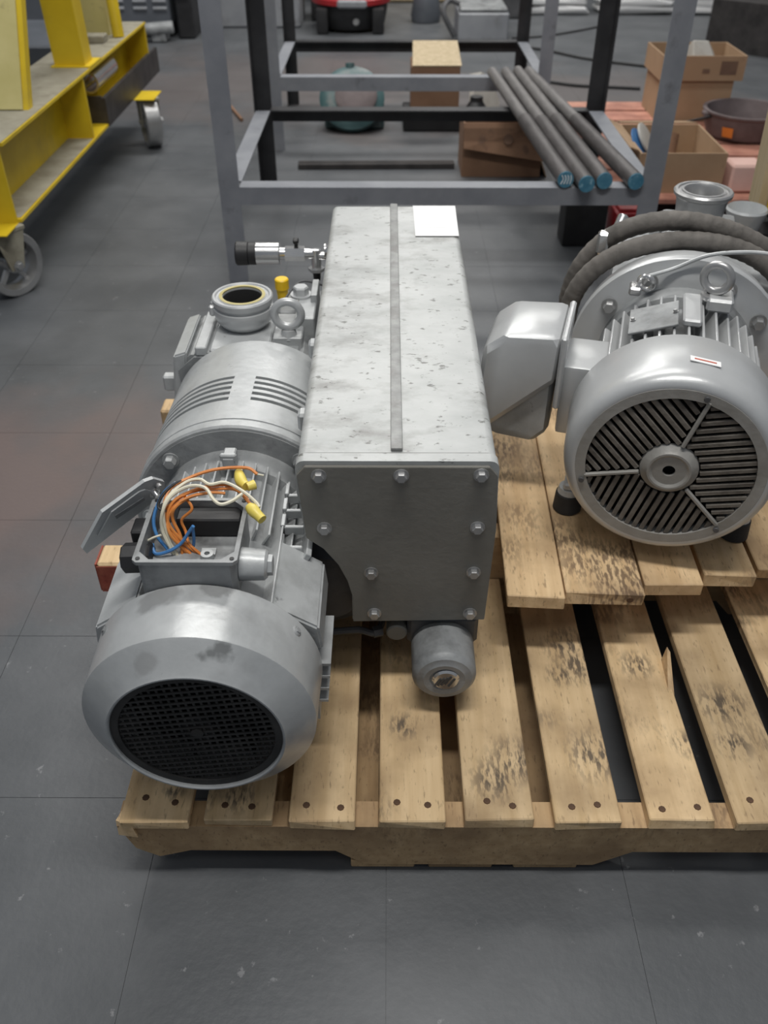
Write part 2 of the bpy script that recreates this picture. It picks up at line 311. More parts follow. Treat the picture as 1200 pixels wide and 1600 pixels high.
# ================================================================ STRUCTURE
fl = MB().bx(-4.5, 4.5, -1.2, 8.8, -.10, -.0015).obj('floor', M['floor']); fl['kind'] = 'structure'
TS = .335
t0 = None
for j in range(-1, 19):
    for i in range(-7, 7):
        loc = (TS*(i+.5), .10+TS*(j+.5), 0)
        if t0 is None:
            b_ = MB(); b_.box((0, 0, -.001), (TS-.0008, TS-.0008, .002)); t0 = b_.obj('tile', M['floor'], fl, loc, smooth=False)
            o = t0
        else: o = inst('tile', t0, fl, loc)
        o.rotation_euler = (random.uniform(-1, 1)*.0006, random.uniform(-1, 1)*.0006, 0)
wb = MB().bx(-4.5, 4.5, 8.6, 8.75, -.0015, 3.4).obj('wall_back', M['wall']); wb['kind'] = 'structure'

# ================================================================ LOWER PALLET
def board(parent, name, mat, c, size, rz=0, bev=.0015, warp=0, notch=None):
    b = MB(); tmp = bmesh.new(); bmesh.ops.create_cube(tmp, size=1)
    for v in tmp.verts: v.co = V((v.co.x*size[0], v.co.y*size[1], v.co.z*size[2]))
    for v in tmp.verts:
        v.co.y += random.uniform(-1, 1)*.003*(1 if warp else 0); v.co.x += random.uniform(-1, 1)*.0012*(1 if warp else 0)
    bmesh.ops.bevel(tmp, geom=list(tmp.edges), offset=bev, segments=1, affect='EDGES'); b._add(tmp)
    return b.obj(name, mat, parent, loc=V(c)-parent.location if parent.rotation_euler[2] == 0 else c, rot=(0, 0, rz), smooth=False)
pal = thing('wooden_pallet', 'large pine pallet with spaced slats on the floor carrying the pump with open wiring', 'pallet', (.2, 1.17, 0))
slats = [(-.354, -.263), (-.243, -.152), (-.13, -.041), (-.010, .079), (.105, .197), (.225, .314), (.35, .438), (.465, .555), (.585, .675), (.70, .79)]
for k, (a, b) in enumerate(slats):
    y0 = [.652, .655, .652, .654, .656, .652, .656, .654, .655, .655][k]
    s_ = board(pal, 'slat', M['wood'], ((a+b)/2, (y0+1.69)/2, .117), (b-a, 1.69-y0, .016), warp=1)
    for nx in ((a*.72+b*.28), (a*.28+b*.72)):
        for ny in (.682, 1.172, 1.655):
            nn = MB(); nn.cyl((0, 0, 0), (0, 0, .0012), .0052, .0045, 8)
            nn.obj('nail', M['nail'], pal, loc=V((nx+random.uniform(-.006, .006), ny+random.uniform(-.008, .008), .1248))-pal.location)
# splits and splinters on slats
sp = MB(); sp.hull([(.427, .86, .117), (.437, .86, .117), (.434, .94, .1255), (.4395, .945, .150), (.4425, .935, .148), (.441, .88, .118)])
sp.obj('splinter', M['wood2'], pal, off=True)
for (yc, sl) in ((.675, 1), (1.17, 0), (1.665, 0)):
    x0, x1 = (-.362, .84)
    if sl: poly = [(x0, .109), (x1, .109), (x1, .016), (.63, .016), (.60, .050), (.34, .050), (.29, .016), (-.03, .016), (-.07, .050), (-.27, .050), (-.315, .034), (-.345, .055)]
    else: poly = [(x0+.02, .109), (x1, .109), (x1, .016), (.63, .016), (.60, .050), (.34, .050), (.29, .016), (-.03, .016), (-.07, .050), (-.27, .050), (-.31, .016), (x0+.02, .016)]
    b = MB(); b.prism([(p[0]-.24, p[1]-.06) for p in poly], -.0195, .0195)
    o = b.obj('stringer', M['woodside'], pal, loc=V((.24, yc, .06))-pal.location, smooth=False)
for (a, b) in ((-.05, .04), (.06, .15), (.18, .27), (.70, .80)):
    board(pal, 'bottom_board', M['woodside'], ((a+b)/2, 1.17, .008), (b-a, 1.02, .016))
for a, b in ((-.17, -.075),): board(pal, 'bottom_board', M['woodside'], ((a+b)/2, 1.19, .0425), (b-a, .92, .015))
# torn wrap on the corner
tw = MB(); tw.hull([(-.362, .654, .09), (-.335, .650, .09), (-.362, .69, .10), (-.34, .651, .118), (-.362, .658, .118), (-.35, .70, .112)])
tw.obj('torn_corner', M['wood2'], pal, off=True)

# ---- loose timbers across the lower pallet, under the pump
tb = MB().box((0, 0, 0), (.60, .052, .063), bev=.004).obj('timber', M['wood'], loc=(-.188, 1.118, .1568), smooth=False)
tag(tb, 'short timber with a red painted end lying across the pallet under the open-wired pump motor', 'timber')
rp = MB().bx(-.3035, -.3005, -.0245, .0245, -.0305, .0290).bx(-.300, -.215, -.0275, -.0262, -.0305, .026).obj('painted_end', M['redwood'], tb)
rp['label'] = 'red painted end'
tb2 = MB().box((0, 0, 0), (.58, .052, .063), bev=.004).obj('timber', M['wood2'], loc=(-.19, 1.60, .1568), smooth=False)
tag(tb2, 'short bare pine timber end peeking out left of the slotted pump housing', 'timber')

# ================================================================ LEFT PUMP (motor + pump + exhaust box)
AX, AZ = -.228, .305
pump = thing('vacuum_pump', 'grey vacuum pump with long exhaust box and uncovered wiring box, on the front pallet', 'pump', (-.15, 1.2, .125))
def P(mb, name, mat, parent=None, **k):
    if parent is None: return mb.obj(name, mat, pump, off=True, **k)
    return mb.obj(name, mat, parent, **k)
# fan cowl
Yf = .653
cow = MB(); o_ = (AX, Yf, AZ)
prof = [(.012, .1035), (.001, .1035), (-.001, .1050), (-.001, .107), (.002, .1095), (.026, .140), (.0285, .1425), (.112, .1445), (.114, .143), (.114, .139), (.032, .137), (.024, .132), (.010, .108)]
cow.lathe(o_, (0, 1, 0), prof, 72, False, False)
cowl = P(cow, 'fan_cowl', M['cowl'])
g = MB(); rg = .1040; pitch = .0092
for fam in range(2):
    ang = R(8 if fam == 0 else 98)
    n_ = int(rg/pitch)
    for k in range(-n_, n_+1):
        d = k*pitch; L = math.sqrt(max(rg*rg-d*d, 0))*2
        if L < .01: continue
        cx, cz = AX-math.sin(ang)*d, AZ+math.cos(ang)*d
        g.box((cx, Yf+.007+fam*.0012, cz), (L, .0016, .0030), rot=(0, -ang, 0))
g.tube_ring(o_, (0, 1, 0), .1040, .094, .004, .0065, 48)
P(g, 'fan_grille', M['grille'])
g = MB(); g.lathe((AX, Yf+.009, AZ), (0, 1, 0), [(0, .021), (.003, .023)], 24); g.lathe((AX, Yf+.005, AZ), (0, 1, 0), [(0, .008), (.004, .008)], 8)
P(g, 'fan_hub', M['grille'])
g = MB(); 
for k in range(7):
    a = 2*PI*k/7; g.box((AX+math.cos(a)*.06, Yf+.045, AZ+math.sin(a)*.06), (.07, .03, .004), rot=(0, -a, 0))
g.lathe((AX, Yf+.07, AZ), (0, 1, 0), [(0, .11), (.003, .11)], 32)
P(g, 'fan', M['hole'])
for a in (35, 145, 270):
    a = R(a); d = V((math.cos(a), 0, math.sin(a))); p = V((AX, Yf+.096, AZ))+d*.1420
    s_ = MB(); s_.lathe(p, d, [(0, .0075), (.002, .0075), (.0035, .0055)], 14); s_.lathe(p+d*.002, d, [(0, .004), (.003, .004)], 6)
    P(s_, 'screw', M['gray_dirty_and_shade'])
# motor body with cooling fins
b = MB(); b.lathe((AX, .77, AZ), (0, 1, 0), [(0, .10), (.0, .108), (.262, .110), (.268, .122), (.315, .128), (.335, .124)], 48)
P(b, 'motor_housing', M['gray_dirty_and_shade'])
fin0 = None
for k in range(44):
    a = 2*PI*k/44
    deg = math.degrees(a)
    f_ = MB(); c_ = V((AX+math.cos(a)*.118, 0, AZ+math.sin(a)*.118))
    ln = .235
    if 55 < deg < 125: y0, y1 = .90, 1.045
    else: y0, y1 = .770, 1.035
    f_.box((0, 0, 0), (.024, y1-y0, .0030), rot=(0, -a, 0), bev=.0008)
    f_.obj('cooling_fin', M['gray'], pump, loc=V((c_.x, (y0+y1)/2, c_.z))-pump.location, smooth=False)
# corner pads of the motor frame
for sx in (1, -1):
    b = MB()
    b.hull([(AX+sx*.085, .775, AZ+.075), (AX+sx*.085, .775, AZ+.098), (AX+sx*.142, .775, AZ+.060), (AX+sx*.146, .775, AZ+.02), (AX+sx*.10, .775, AZ+.02),
            (AX+sx*.085, .90, AZ+.075), (AX+sx*.085, .90, AZ+.100), (AX+sx*.142, .90, AZ+.062), (AX+sx*.146, .90, AZ+.02), (AX+sx*.10, .90, AZ+.02)], .003)
    P(b, 'frame_pad', M['gray'])
    b = MB()
    for k in range(4): b.box((AX+sx*(.136-.002*k), .815, AZ-.004-.024*k), (.038, .088, .0045), rot=(0, 0, 0))
    b.box((AX+sx*.130, .815, AZ-.06), (.012, .08, .12))
    P(b, 'side_rib', M['gray'])
    b = MB(); b.box((AX+sx*.105, .90, AZ-.112), (.05, .17, .022), bev=.003); P(b, 'motor_foot', M['gray_dirty_and_shade'])
# ladder-like ribs and clamps on the right shoulder
for (yy, zz) in ((.935, .095), (.965, .100), (.90, .088), (1.0, .10)):
    b = MB(); b.box((AX+.098, yy, AZ+zz-.006), (.030, .006, .014), bev=.001); b.box((AX+.084, yy+.010, AZ+zz-.004), (.006, .026, .018), bev=.001)
    P(b, 'rib_bracket', M['gray'])
b = MB(); b.box((AX+.115, .935, AZ+.072), (.008, .10, .034), rot=(0, .5, 0), bev=.001); P(b, 'rib_bracket', M['gray'])
b = MB(); b.box((AX, 1.040, AZ+.135), (.018, .030, .022), bev=.002); b.box((AX, 1.030, AZ+.145), (.024, .008, .012), bev=.002); P(b, 'lifting_lug', M['gray'])
# terminal box, open
tx0, tx1, ty0, ty1, tzr = -.300, -.176, .764, .888, .486
tbx = MB(); wl = .004
def cham(x0, x1, y0, y1, c): return [(x0+c, y0), (x1-c, y0), (x1, y0+c), (x1, y1-c), (x1-c, y1), (x0+c, y1), (x0, y1-c), (x0, y0+c)]
outer = cham(tx0+.004, tx1-.004, ty0+.004, ty1-.004, .006); inner = cham(tx0+.0055, tx1-.0055, ty0+.0055, ty1-.0055, .014)
rimo = cham(tx0, tx1, ty0, ty1, .005)
bm = tbx.bm
def ringv(poly, z): return [bm.verts.new((p[0], p[1], z)) for p in poly]
rings = [ringv(outer, .425), ringv(outer, tzr-.006), ringv(rimo, tzr-.005), ringv(rimo, tzr), ringv(inner, tzr), ringv(inner, .450)]
for a, b in zip(rings, rings[1:]):
    for i in range(8): bm.faces.new((a[i], a[(i+1) % 8], b[(i+1) % 8], b[i]))
bm.faces.new(rings[-1]); bm.faces.new(rings[0][::-1])
tbo = P(tbx, 'terminal_box', M['gray_dirty_and_shade'])
for (x, y) in ((tx0+.0065, ty0+.0065), (tx1-.0065, ty0+.0065), (tx0+.0065, ty1-.0065), (tx1-.0065, ty1-.0065)):
    s_ = MB(); s_.lathe((x, y, tzr), (0, 0, 1), [(0, .0028), (.0010, .0028)], 10); P(s_, 'screw_hole', M['black'], tbo)
s_ = MB(); s_.tube_ring((-.222, .812, .4505), (0, 0, 1), .008, .0035, 0, .008, 14); s_.box((-.222, .821, .452), (.018, .012, .004)); s_.tube_ring((-.234, .786, .4505), (0, 0, 1), .006, .0025, 0, .006, 12); P(s_, 'terminal_lug', M['gray'], tbo)
s_ = MB(); s_.bx(tx0+.034, tx1-.008, .853, .881, .4505, .478, .002); P(s_, 'terminal_block', M['black'], tbo)
# cable glands
s_ = MB(); s_.cyl((tx0+.01, .812, .452), (tx0-.026, .812, .450), .019, .019, 8, .002); s_.box((tx0-.010, .85, .455), (.02, .03, .035), bev=.002); P(s_, 'cable_gland', M['black'])
s_ = MB(); s_.cyl((tx1-.006, .800, .452), (tx1+.030, .800, .450), .021, .019, 24, .003); s_.cyl((tx1+.026, .800, .450), (tx1+.036, .800, .45), .014, .013, 6); P(s_, 'gland_plug', M['gray'])
# lid hanging off its corner screw
A, B_, D_ = at(260, 766, .482), at(134, 866, .432), at(236, 753, .512)
nrm = (B_-A).cross(D_-A).normalized()
if nrm.dot(V((0, 0, H))-A) < 0: nrm = -nrm
def onlid(x, y): d = ray(x, y); return V((0, 0, H)) + d*((A-V((0, 0, H))).dot(nrm)/d.dot(nrm))
poly = [onlid(*p) for p in ((258, 770), (136, 865), (129, 858), (160, 801), (170, 794), (226, 753), (240, 748), (257, 753))]
def lerp(a, b, t): return a+(b-a)*t
b = MB(); b.hull([p for p in poly]+[p-nrm*.005 for p in poly])
lid = P(b, 'box_lid', M['gray'], smooth=False)
cen = sum(poly, V())/8
b = MB(); q = [lerp(cen, p, .66) for p in poly]; b.hull([p+nrm*.0002 for p in q]+[p+nrm*.0025 for p in q]); P(b, 'embossed_panel', M['gray'], lid, smooth=False)
b = MB(); b.hull([onlid(*p)+nrm*t for p in ((180, 808), (225, 778), (222, 775), (178, 803)) for t in (.0024, .0035)]); P(b, 'embossed_bar', M['gray_dirty_and_shade'], lid, smooth=False)
b = MB(); b.lathe(onlid(240, 768), nrm, [(0, .008), (.003, .008), (.003, .005), (.010, .004)], 14); P(b, 'lid_screw', M['chrome'], lid)
b = MB(); b.lathe(onlid(246, 757), nrm, [(0, .004), (.006, .004)], 12); P(b, 'lid_screw', M['steel'], lid)
# wires
def wire(pts, mat, r=.0018, label=None):
    q = [at(x, y, z) for (x, y, z) in pts]
    b = MB(); b.tube(q, r, 7, 5); o = P(b, 'wire', M[mat]); 
    if label: o['label'] = label
    return o
wire([(300, 868, .447), (270, 835, .47), (257, 800, .50), (265, 765, .515), (300, 745, .52), (340, 733, .525), (385, 731, .52), (402, 741, .515)], 'orange', .0021, 'orange wire arching over the box')
wire([(310, 866, .447), (285, 845, .465), (262, 815, .49), (270, 785, .51), (300, 768, .515), (340, 764, .515), (370, 766, .512), (392, 788, .505)], 'orange', .0021, 'orange wire')
wire([(292, 866, .447), (275, 840, .47), (255, 805, .495), (285, 775, .513), (325, 760, .52), (365, 760, .515), (388, 782, .505)], 'orange', .0021, 'orange wire')
wire([(285, 868, .447), (282, 838, .47), (270, 812, .49), (272, 795, .505), (290, 780, .51), (310, 772, .512)], 'orange', .0021, 'orange wire')
wire([(318, 870, .447), (296, 850, .46), (290, 830, .47), (284, 812, .485), (300, 795, .50), (288, 775, .51)], 'orange', .0019, 'orange wire')
wire([(278, 870, .447), (262, 835, .475), (255, 805, .50), (262, 778, .515), (290, 754, .522), (312, 749, .524), (328, 757, .524), (352, 754, .523), (380, 768, .518), (400, 785, .51), (405, 793, .507)], 'cream', .0022, 'cream wire')
wire([(272, 866, .45), (254, 830, .48), (254, 800, .505), (268, 775, .518), (295, 760, .525), (320, 762, .525), (333, 780, .522), (345, 788, .52), (362, 783, .52), (378, 772, .518)], 'cream', .0022, 'cream wire')
wire([(238, 850, .46), (243, 865, .455), (262, 862, .458), (282, 850, .465), (295, 832, .48), (302, 822, .49)], 'bluew', .0022, 'blue wire')
wire([(262, 858, .455), (246, 838, .47), (240, 815, .485), (246, 790, .50), (258, 768, .51), (275, 755, .515)], 'bluew', .0022, 'blue wire')
wire([(301, 825, .485), (303, 845, .465), (300, 862, .448)], 'bluew', .002, 'blue wire')
wire([(252, 836, .478), (240, 840, .475), (228, 846, .47)], 'cream', .0014, 'bare wire end')
wire([(262, 800, .50), (247, 792, .505), (255, 772, .515), (275, 755, .519), (300, 748, .517)], 'black', .0018, 'black wire')
wire([(296, 866, .447), (268, 838, .475), (262, 812, .492), (274, 790, .507), (298, 776, .513), (330, 770, .514), (352, 771, .512)], 'orange', .002, 'orange wire')
wire([(402, 741, .515), (412, 743, .513)], 'cream', .0012, 'bare wire end')
for nm, pts in (('wire_connector', [(389, 791, .506), (397, 799, .504), (410, 812, .500)]), ('wire_connector', [(373, 738, .512), (377, 752, .512), (385, 760, .512)])):
    q = [at(*p) for p in pts]; b = MB(); b.tube(q, .006, 12, 4, rf=lambda i, n: .0078*(.72+.28*math.sin(PI*min(1, i/n*1.3))) if i < n-2 else .0062)
    o = P(b, nm, M['yellowc']); o['label'] = 'yellow push-on connector'
q = at(396, 757, .512); b = MB(); b.cyl(at(386, 761, .512), at(398, 757, .512), .0055, .0065, 12); o = P(b, 'wire_connector', M['yellowc']); o['label'] = 'yellow push-on connector'

# pump flange and slotted cooling housing (grid with recessed slots)
def flat(v, zmin): 
    if v.z < zmin: v.z = zmin
b = MB(); b.lathe((AX, 1.078, AZ), (0, 1, 0), [(0, .12), (.0, .164), (.003, .167), (.018, .167), (.0182, .1655), (.022, .1655), (.0222, .167), (.034, .167), (.036, .160)], 72)
for v in b.bm.verts: flat(v.co, .192)
P(b, 'flange', M['gray'])
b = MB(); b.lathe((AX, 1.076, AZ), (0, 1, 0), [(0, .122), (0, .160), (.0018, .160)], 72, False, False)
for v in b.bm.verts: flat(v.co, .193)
P(b, 'shaded_flange_face', M['gray_dirty_and_shade'])  # darker disc on the flange puts the face's shade into the colour
for a in (132, 180, 48, 0, 90):
    a = R(a); 
    if a == R(90): continue
    b = MB(); b.hexa((AX+math.cos(a)*.145, 1.077, AZ+math.sin(a)*.145), (0, -1, 0), .0095, .014); P(b, 'flange_bolt', M['gray'])
ys = [1.088, 1.112]
slots = [1.160+.0165*k for k in range(5)]
stations = [(1.113, 0), (1.150, 0)]
for k, s0 in enumerate(slots): stations += [(s0, 0), (s0, 1), (s0+.0086, 1), (s0+.0086, 0)]
stations += [(1.27, 0), (1.362, 0), (1.372, -1)]
b = MB(); bm = b.bm; NA = 180; rows = []
def in_slot(deg, y):
    d = abs(deg-90)
    return 7-(y-1.16)*8 < d < 66
for (y, fl_) in stations:
    row = []
    for i in range(NA):
        deg = 360*i/NA
        r_ = .163 if fl_ != -1 else .150
        if fl_ == 1 and in_slot(deg, y): r_ = .142
        r_ += (1.2-y)*.035 if y > 1.2 else 0
        v = V((AX+math.cos(R(deg))*r_, y, AZ+math.sin(R(deg))*r_)); flat(v, .192); row.append(bm.verts.new(v))
    rows.append(row)
for a, c in zip(rows, rows[1:]):
    for i in range(NA): bm.faces.new((a[i], a[(i+1) % NA], c[(i+1) % NA], c[i]))
bm.faces.new(rows[0][::-1]); bm.faces.new(rows[-1])
P(b, 'slotted_housing', M['gray'])
# pump block behind
b = MB(); b.prism([(AX-.135, .225), (AX-.150, .40), (AX-.115, .43), (AX+.075, .43), (AX+.10, .40), (AX+.10, .225)], 1.373, 1.54, bev=.006)
P(b, 'pump_block', M['gray_dirty_and_shade'])
b = MB(); b.bx(AX-.12, AX+.08, 1.54, 1.70, .226, .33, .006); b.bx(AX+.02, AX+.10, 1.541, 1.635, .331, .432, .004); P(b, 'rear_casting', M['gray_dirty_and_shade'])
b = MB()
b.hull([(AX-.165, 1.375, .30), (AX-.150, 1.375, .425), (AX-.125, 1.375, .433), (AX-.145, 1.375, .30), (AX-.165, 1.53, .30), (AX-.150, 1.53, .425), (AX-.125, 1.53, .433), (AX-.145, 1.53, .30)], .003)
b.box((AX-.165, 1.40, .36), (.03, .02, .03), bev=.003)
P(b, 'side_flange', M['gray'])
b = MB(); b.bx(AX-.085, AX+.02, 1.376, 1.535, .425, .438, .003); b.bx(AX-.11, AX-.09, 1.376, 1.52, .425, .442, .002); P(b, 'top_casting', M['gray'])
# inlet cup
ic = (-.262, 1.475, .4375)
b = MB(); b.lathe(ic, (0, 0, 1), [(0, .035), (.004, .042), (.014, .050), (.030, .055), (.038, .054), (.040, .050), (.044, .050), (.046, .054), (.056, .055), (.0585, .053), (.0585, .049), (.056, .047), (.056, .044), (.0575, .043), (.0575, .040), (.055, .0355), (.012, .033)], 48, True, False)
inl = P(b, 'inlet_port', M['gray_clean'])
b = MB(); b.lathe((ic[0], ic[1], ic[2]+.0125), (0, 0, 1), [(.0, .0), (0, .0320), (.038, .0340), (.040, .0352)], 32, False, False); P(b, 'inlet_bore', M['hole'], inl)
b = MB(); b.tube_ring((ic[0], ic[1], ic[2]), (0, 0, 1), .0415, .0358, .0562, .0583, 40); P(b, 'seal_ring', M['gold'], inl)
for a in (170, 190): 
    a = R(a); b = MB(); b.box((ic[0]+math.cos(a)*.056, ic[1]+math.sin(a)*.056, ic[2]+.032), (.012, .010, .02), rot=(0, 0, a), bev=.003); P(b, 'claw', M['gray_clean'], inl)
# lifting eye
ec = V((-.176, 1.42, .484))
b = MB(); b.tor(ec, (0, 1, 0), .0235, .0075, 32, 12); b.cyl(ec-V((0, 0, .028)), ec-V((0, 0, .044)), .012, .016, 16); P(b, 'lifting_eye', M['gray_clean'])
b = MB(); b.box((-.178, 1.43, .432), (.052, .05, .028), bev=.002); b.box((-.150, 1.50, .440), (.035, .10, .044), bev=.002); P(b, 'eye_boss', M['gray'])
b = MB(); b.hexa((-.163, 1.545, .462), (0, 0, 1), .015, .018); P(b, 'hex_plug', M['gray_clean'])
b = MB(); b.box((-.137, 1.55, .452), (.012, .07, .05), bev=.001); P(b, 'bracket', M['gray'])
b = MB(); b.cyl((-.205, 1.60, .43), (-.205, 1.60, .452), .010, .012, 12); b.cyl((-.205, 1.60, .450), (-.205, 1.60, .472), .0135, .0135, 20, .002); P(b, 'protective_cap', M['capyellow'])['label'] = 'yellow plastic cap'
b = MB(); b.tube([(-.20, 1.57, .44), (-.17, 1.60, .465), (-.13, 1.62, .45), (-.115, 1.63, .44)], .0022, 6, 5); P(b, 'thin_tube', M['gray_dark'])
# valve on the side
vy, vz = 1.715, .475
b = MB(); b.cyl((-.268, vy, vz), (-.218, vy, vz), .0225, .0225, 28, .002); b.cyl((-.22, vy, vz), (-.205, vy, vz), .013, .012, 16); val = P(b, 'pressure_switch', M['chrome'])
b = MB(); b.cyl((-.308, vy, vz), (-.280, vy, vz), .024, .023, 24, .003); b.cyl((-.281, vy, vz), (-.267, vy, vz), .0225, .0225, 24); P(b, 'switch_cap', M['black'], val)
b = MB(); b.cyl((-.208, vy, vz), (-.168, vy, vz), .015, .015, 6); b.cyl((-.168, vy, vz), (-.140, vy, vz), .011, .009, 14); b.cyl((-.146, vy, vz+.008), (-.146, vy, vz-.035), .010, .010, 14); b.cyl((-.146, vy, vz-.030), (-.146, vy, vz-.036), .017, .017, 6); b.cyl((-.146, vy, vz-.005), (-.11, vy, vz-.004), .008, .008, 12); b.hexa((-.128, vy, vz+.006), (1, 0, 0), .011, .014); P(b, 'pipe_fitting', M['chrome'])
b = MB(); b.cyl((-.185, vy, vz+.012), (-.185, vy, vz+.026), .004, .004, 10); b.box((-.185, vy, vz+.026), (.011, .016, .009), bev=.002); P(b, 'valve_knob', M['black'])
b = MB(); b.cyl((-.146, vy, vz-.035), (-.146, vy, vz-.056), .009, .007, 12); P(b, 'nozzle', M['black'])
# exhaust box
XB0, XB1, ZT, YB0, YB1 = -.117, .142, .535, .900, 1.82
def arc(cx, cz, r, a0, a1, n): return [(cx+math.cos(R(a0+(a1-a0)*k/n))*r, cz+math.sin(R(a0+(a1-a0)*k/n))*r) for k in range(n+1)]
p1, p2, p3, p4, p5 = aty(478, 838, .9), aty(550, 930, .9), aty(551, 968, .9), aty(757, 966, .9), aty(775, 830, .9)
curve = [(p1.x, p1.z), (aty(505, 855, .9).x, aty(505, 855, .9).z), (aty(528, 880, .9).x, aty(528, 880, .9).z), (aty(542, 905, .9).x, aty(542, 905, .9).z), (p2.x, p2.z), (p3.x, p3.z)]
def section(ins=0, rad=.012):
    return [(p4.x-ins, p4.z+ins), (p5.x-ins, p5.z), (XB1-ins, ZT-.03)] + arc(XB1-rad-ins, ZT-rad-ins, rad, 0, 90, 4) + arc(XB0+rad+ins, ZT-rad-ins, rad, 90, 180, 4) + [(XB0+ins, ZT-.05)] + [(x+ins, z+(ins if k > 3 else 0)) for k, (x, z) in enumerate(curve)]
b = MB(); b.prism(section(.0015), YB0+.022, YB1)
ebx = P(b, 'exhaust_box', M['boxtop'])
b = MB(); b.prism(section(0), YB0+.001, YB0+.0190); P(b, 'front_frame', M['boxtop'])
b = MB(); sec = section(.002); sec = [(x, min(z, ZT-.0035)) for x, z in sec]
cp = MB()
cpoly = [(p4.x-.001, p4.z+.001), (p5.x-.001, p5.z), (XB1-.002, ZT-.02), (XB1-.013, ZT-.006), (XB0+.013, ZT-.006), (XB0+.002, ZT-.02)] + [(x+.001, z) for x, z in curve]
cp.prism(cpoly, YB0-.004, YB0+.001, bev=.0006); cov = P(cp, 'cover_plate', M['plate'])
for (x, y) in ((498, 742), (627, 742), (752, 741), (507, 824), (746, 823), (580, 894), (740, 893), (585, 957), (734, 957)):
    p = aty(x, y, YB0-.004); b = MB(); b.hexa((p.x, YB0-.004, p.z-.001), (0, -1, 0), .0075, .008); P(b, 'bolt', M['steel'], cov)
b = MB(); b.box((.012, (YB0+.024+YB1+.004)/2, ZT+.0005), (.0150, YB1-YB0-.02, .007), bev=.002, seg=2); P(b, 'weld_strip', M['strip'], ebx)
la, lb, lc, ld = at(645, 322, ZT), at(711, 322, ZT), at(717, 369, ZT), at(649, 369, ZT)
b = MB(); b.hull([p+V((0, 0, .0002)) for p in (la, lb, lc, ld)]+[p+V((0, 0, .0007)) for p in (la, lb, lc, ld)]); lab = P(b, 'paper_label', M['white'], ebx, smooth=False); lab['label'] = 'blank white label'
b = MB()
for k in range(6):
    p = lerp(lc, lb, .15+.11*k); q0 = lerp(ld, la, .15+.11*k)
    a_, c_ = lerp(q0, p, .12), lerp(q0, p, .12+random.uniform(.3, .7)); m_ = (a_+c_)/2
    b.box((m_.x, m_.y, ZT+.0008), (abs(c_.x-a_.x), .0025, .0002))
P(b, 'faint_lines', M['text'], ebx, smooth=False)
for yy in (1.10, 1.32):
    b = MB(); b.box((XB0-.004, yy, .47), (.022, .024, .030), bev=.004); P(b, 'side_clamp', M['gray'])
# lower castings
b = MB(); b.bx(-.10, .10, .99, 1.70, .192, .262, .006); b.bx(-.135, -.03, 1.10, 1.60, .21, .42, .006); P(b, 'oil_sump', M['gray_dark'])  # dark colour on the side casting carries the shade beside the motor
b = MB(); b.lathe((-.095, .93, .285), (0, 1, 0), [(0, .06), (.02, .085), (.2, .085)], 32); P(b, 'shade_drum', M['gray_dark'])  # dark drum stands in for the shaded pump side behind the motor
b = MB(); b.tube([at(508, 988, .2), at(560, 984, .2), at(592, 985, .2), (.0, 1.01, .21)], .0055, 8, 5); b.cyl(at(583, 988, .2), at(597, 985, .2), .009, .009, 6); P(b, 'oil_pipe', M['gray_dark'])
pp = at(620, 990, .222); b = MB(); b.cyl(pp, pp+V((0, .08, 0)), .0155, .0155, 24, .002); P(b, 'drain_plug', M['plate'])
# oil filter
b = MB(); fc = V((.083, .832, .199)); b.lathe(fc, (0, 1, 0), [(.004, .0), (.004, .020), (.002, .022), (.001, .030), (.003, .034), (.004, .040), (.010, .0455), (.014, .0465), (.075, .0465), (.078, .045), (.078, .040), (.10, .038)], 48, False, True)
fil = P(b, 'oil_filter', M['gray_dirty_and_shade'])
b = MB(); b.lathe(fc+V((.002, -.001, 0)), (0, 1, 0), [(0, .0), (0, .017), (.003, .020)], 24, False); P(b, 'filter_label', M['chrome'], fil)
b = MB()
for k in range(5): b.box(fc+V((-.010+k*.005, -.0015, random.uniform(-.003, .003))), (.003, .0008, .018), rot=(0, .5, 0))
P(b, 'filter_print', M['gray_dark'], fil)
b = MB(); b.bx(.03, .135, .905, 1.0, .196, .252, .006); P(b, 'filter_head', M['gray_dark'])
for (x, y) in ((-.33, 1.60), (.06, 1.60), (.06, 1.118)):
    b = MB(); b.cyl((x, y, .1885), (x, y, .232), .02, .018, 16); P(b, 'rubber_foot', M['rubber'])

# ================================================================ UPPER PALLET
up_ = thing('wooden_pallet', 'smaller new pine pallet of close boards stacked under the right pump', 'pallet', (.5, 1.29, .125))
UB = [(.186, .272, .957, 1.60), (.275, .395, .965, 1.60), (.399, .490, .986, 1.60), (.497, .578, 1.006, 1.60), (.585, .680, 1.022, 1.60), (.70, .79, 1.03, 1.60), (.81, .90, 1.03, 1.6)]
for (a, b, y0, y1) in UB:
    board(up_, 'deck_board', M['wood2'], ((a+b)/2+.006, (y0+y1)/2, .2335), (b-a, y1-y0, .023), rz=R(-1.6), warp=1)
for (yc) in (1.145, 1.35, 1.57):
    b = MB(); b.box((0, 0, 0), (.76, .038, .0965), bev=.002); b.obj('stringer', M['woodside'], up_, loc=V((.545, yc, .17355))-up_.location, rot=(0, 0, 0), smooth=False)
knot = MB(); knot.cyl((.371, .9645, .2335), (.371, .9625, .2335), .006, .005, 10)
knot.obj('knot', M['nail'], up_, off=True)

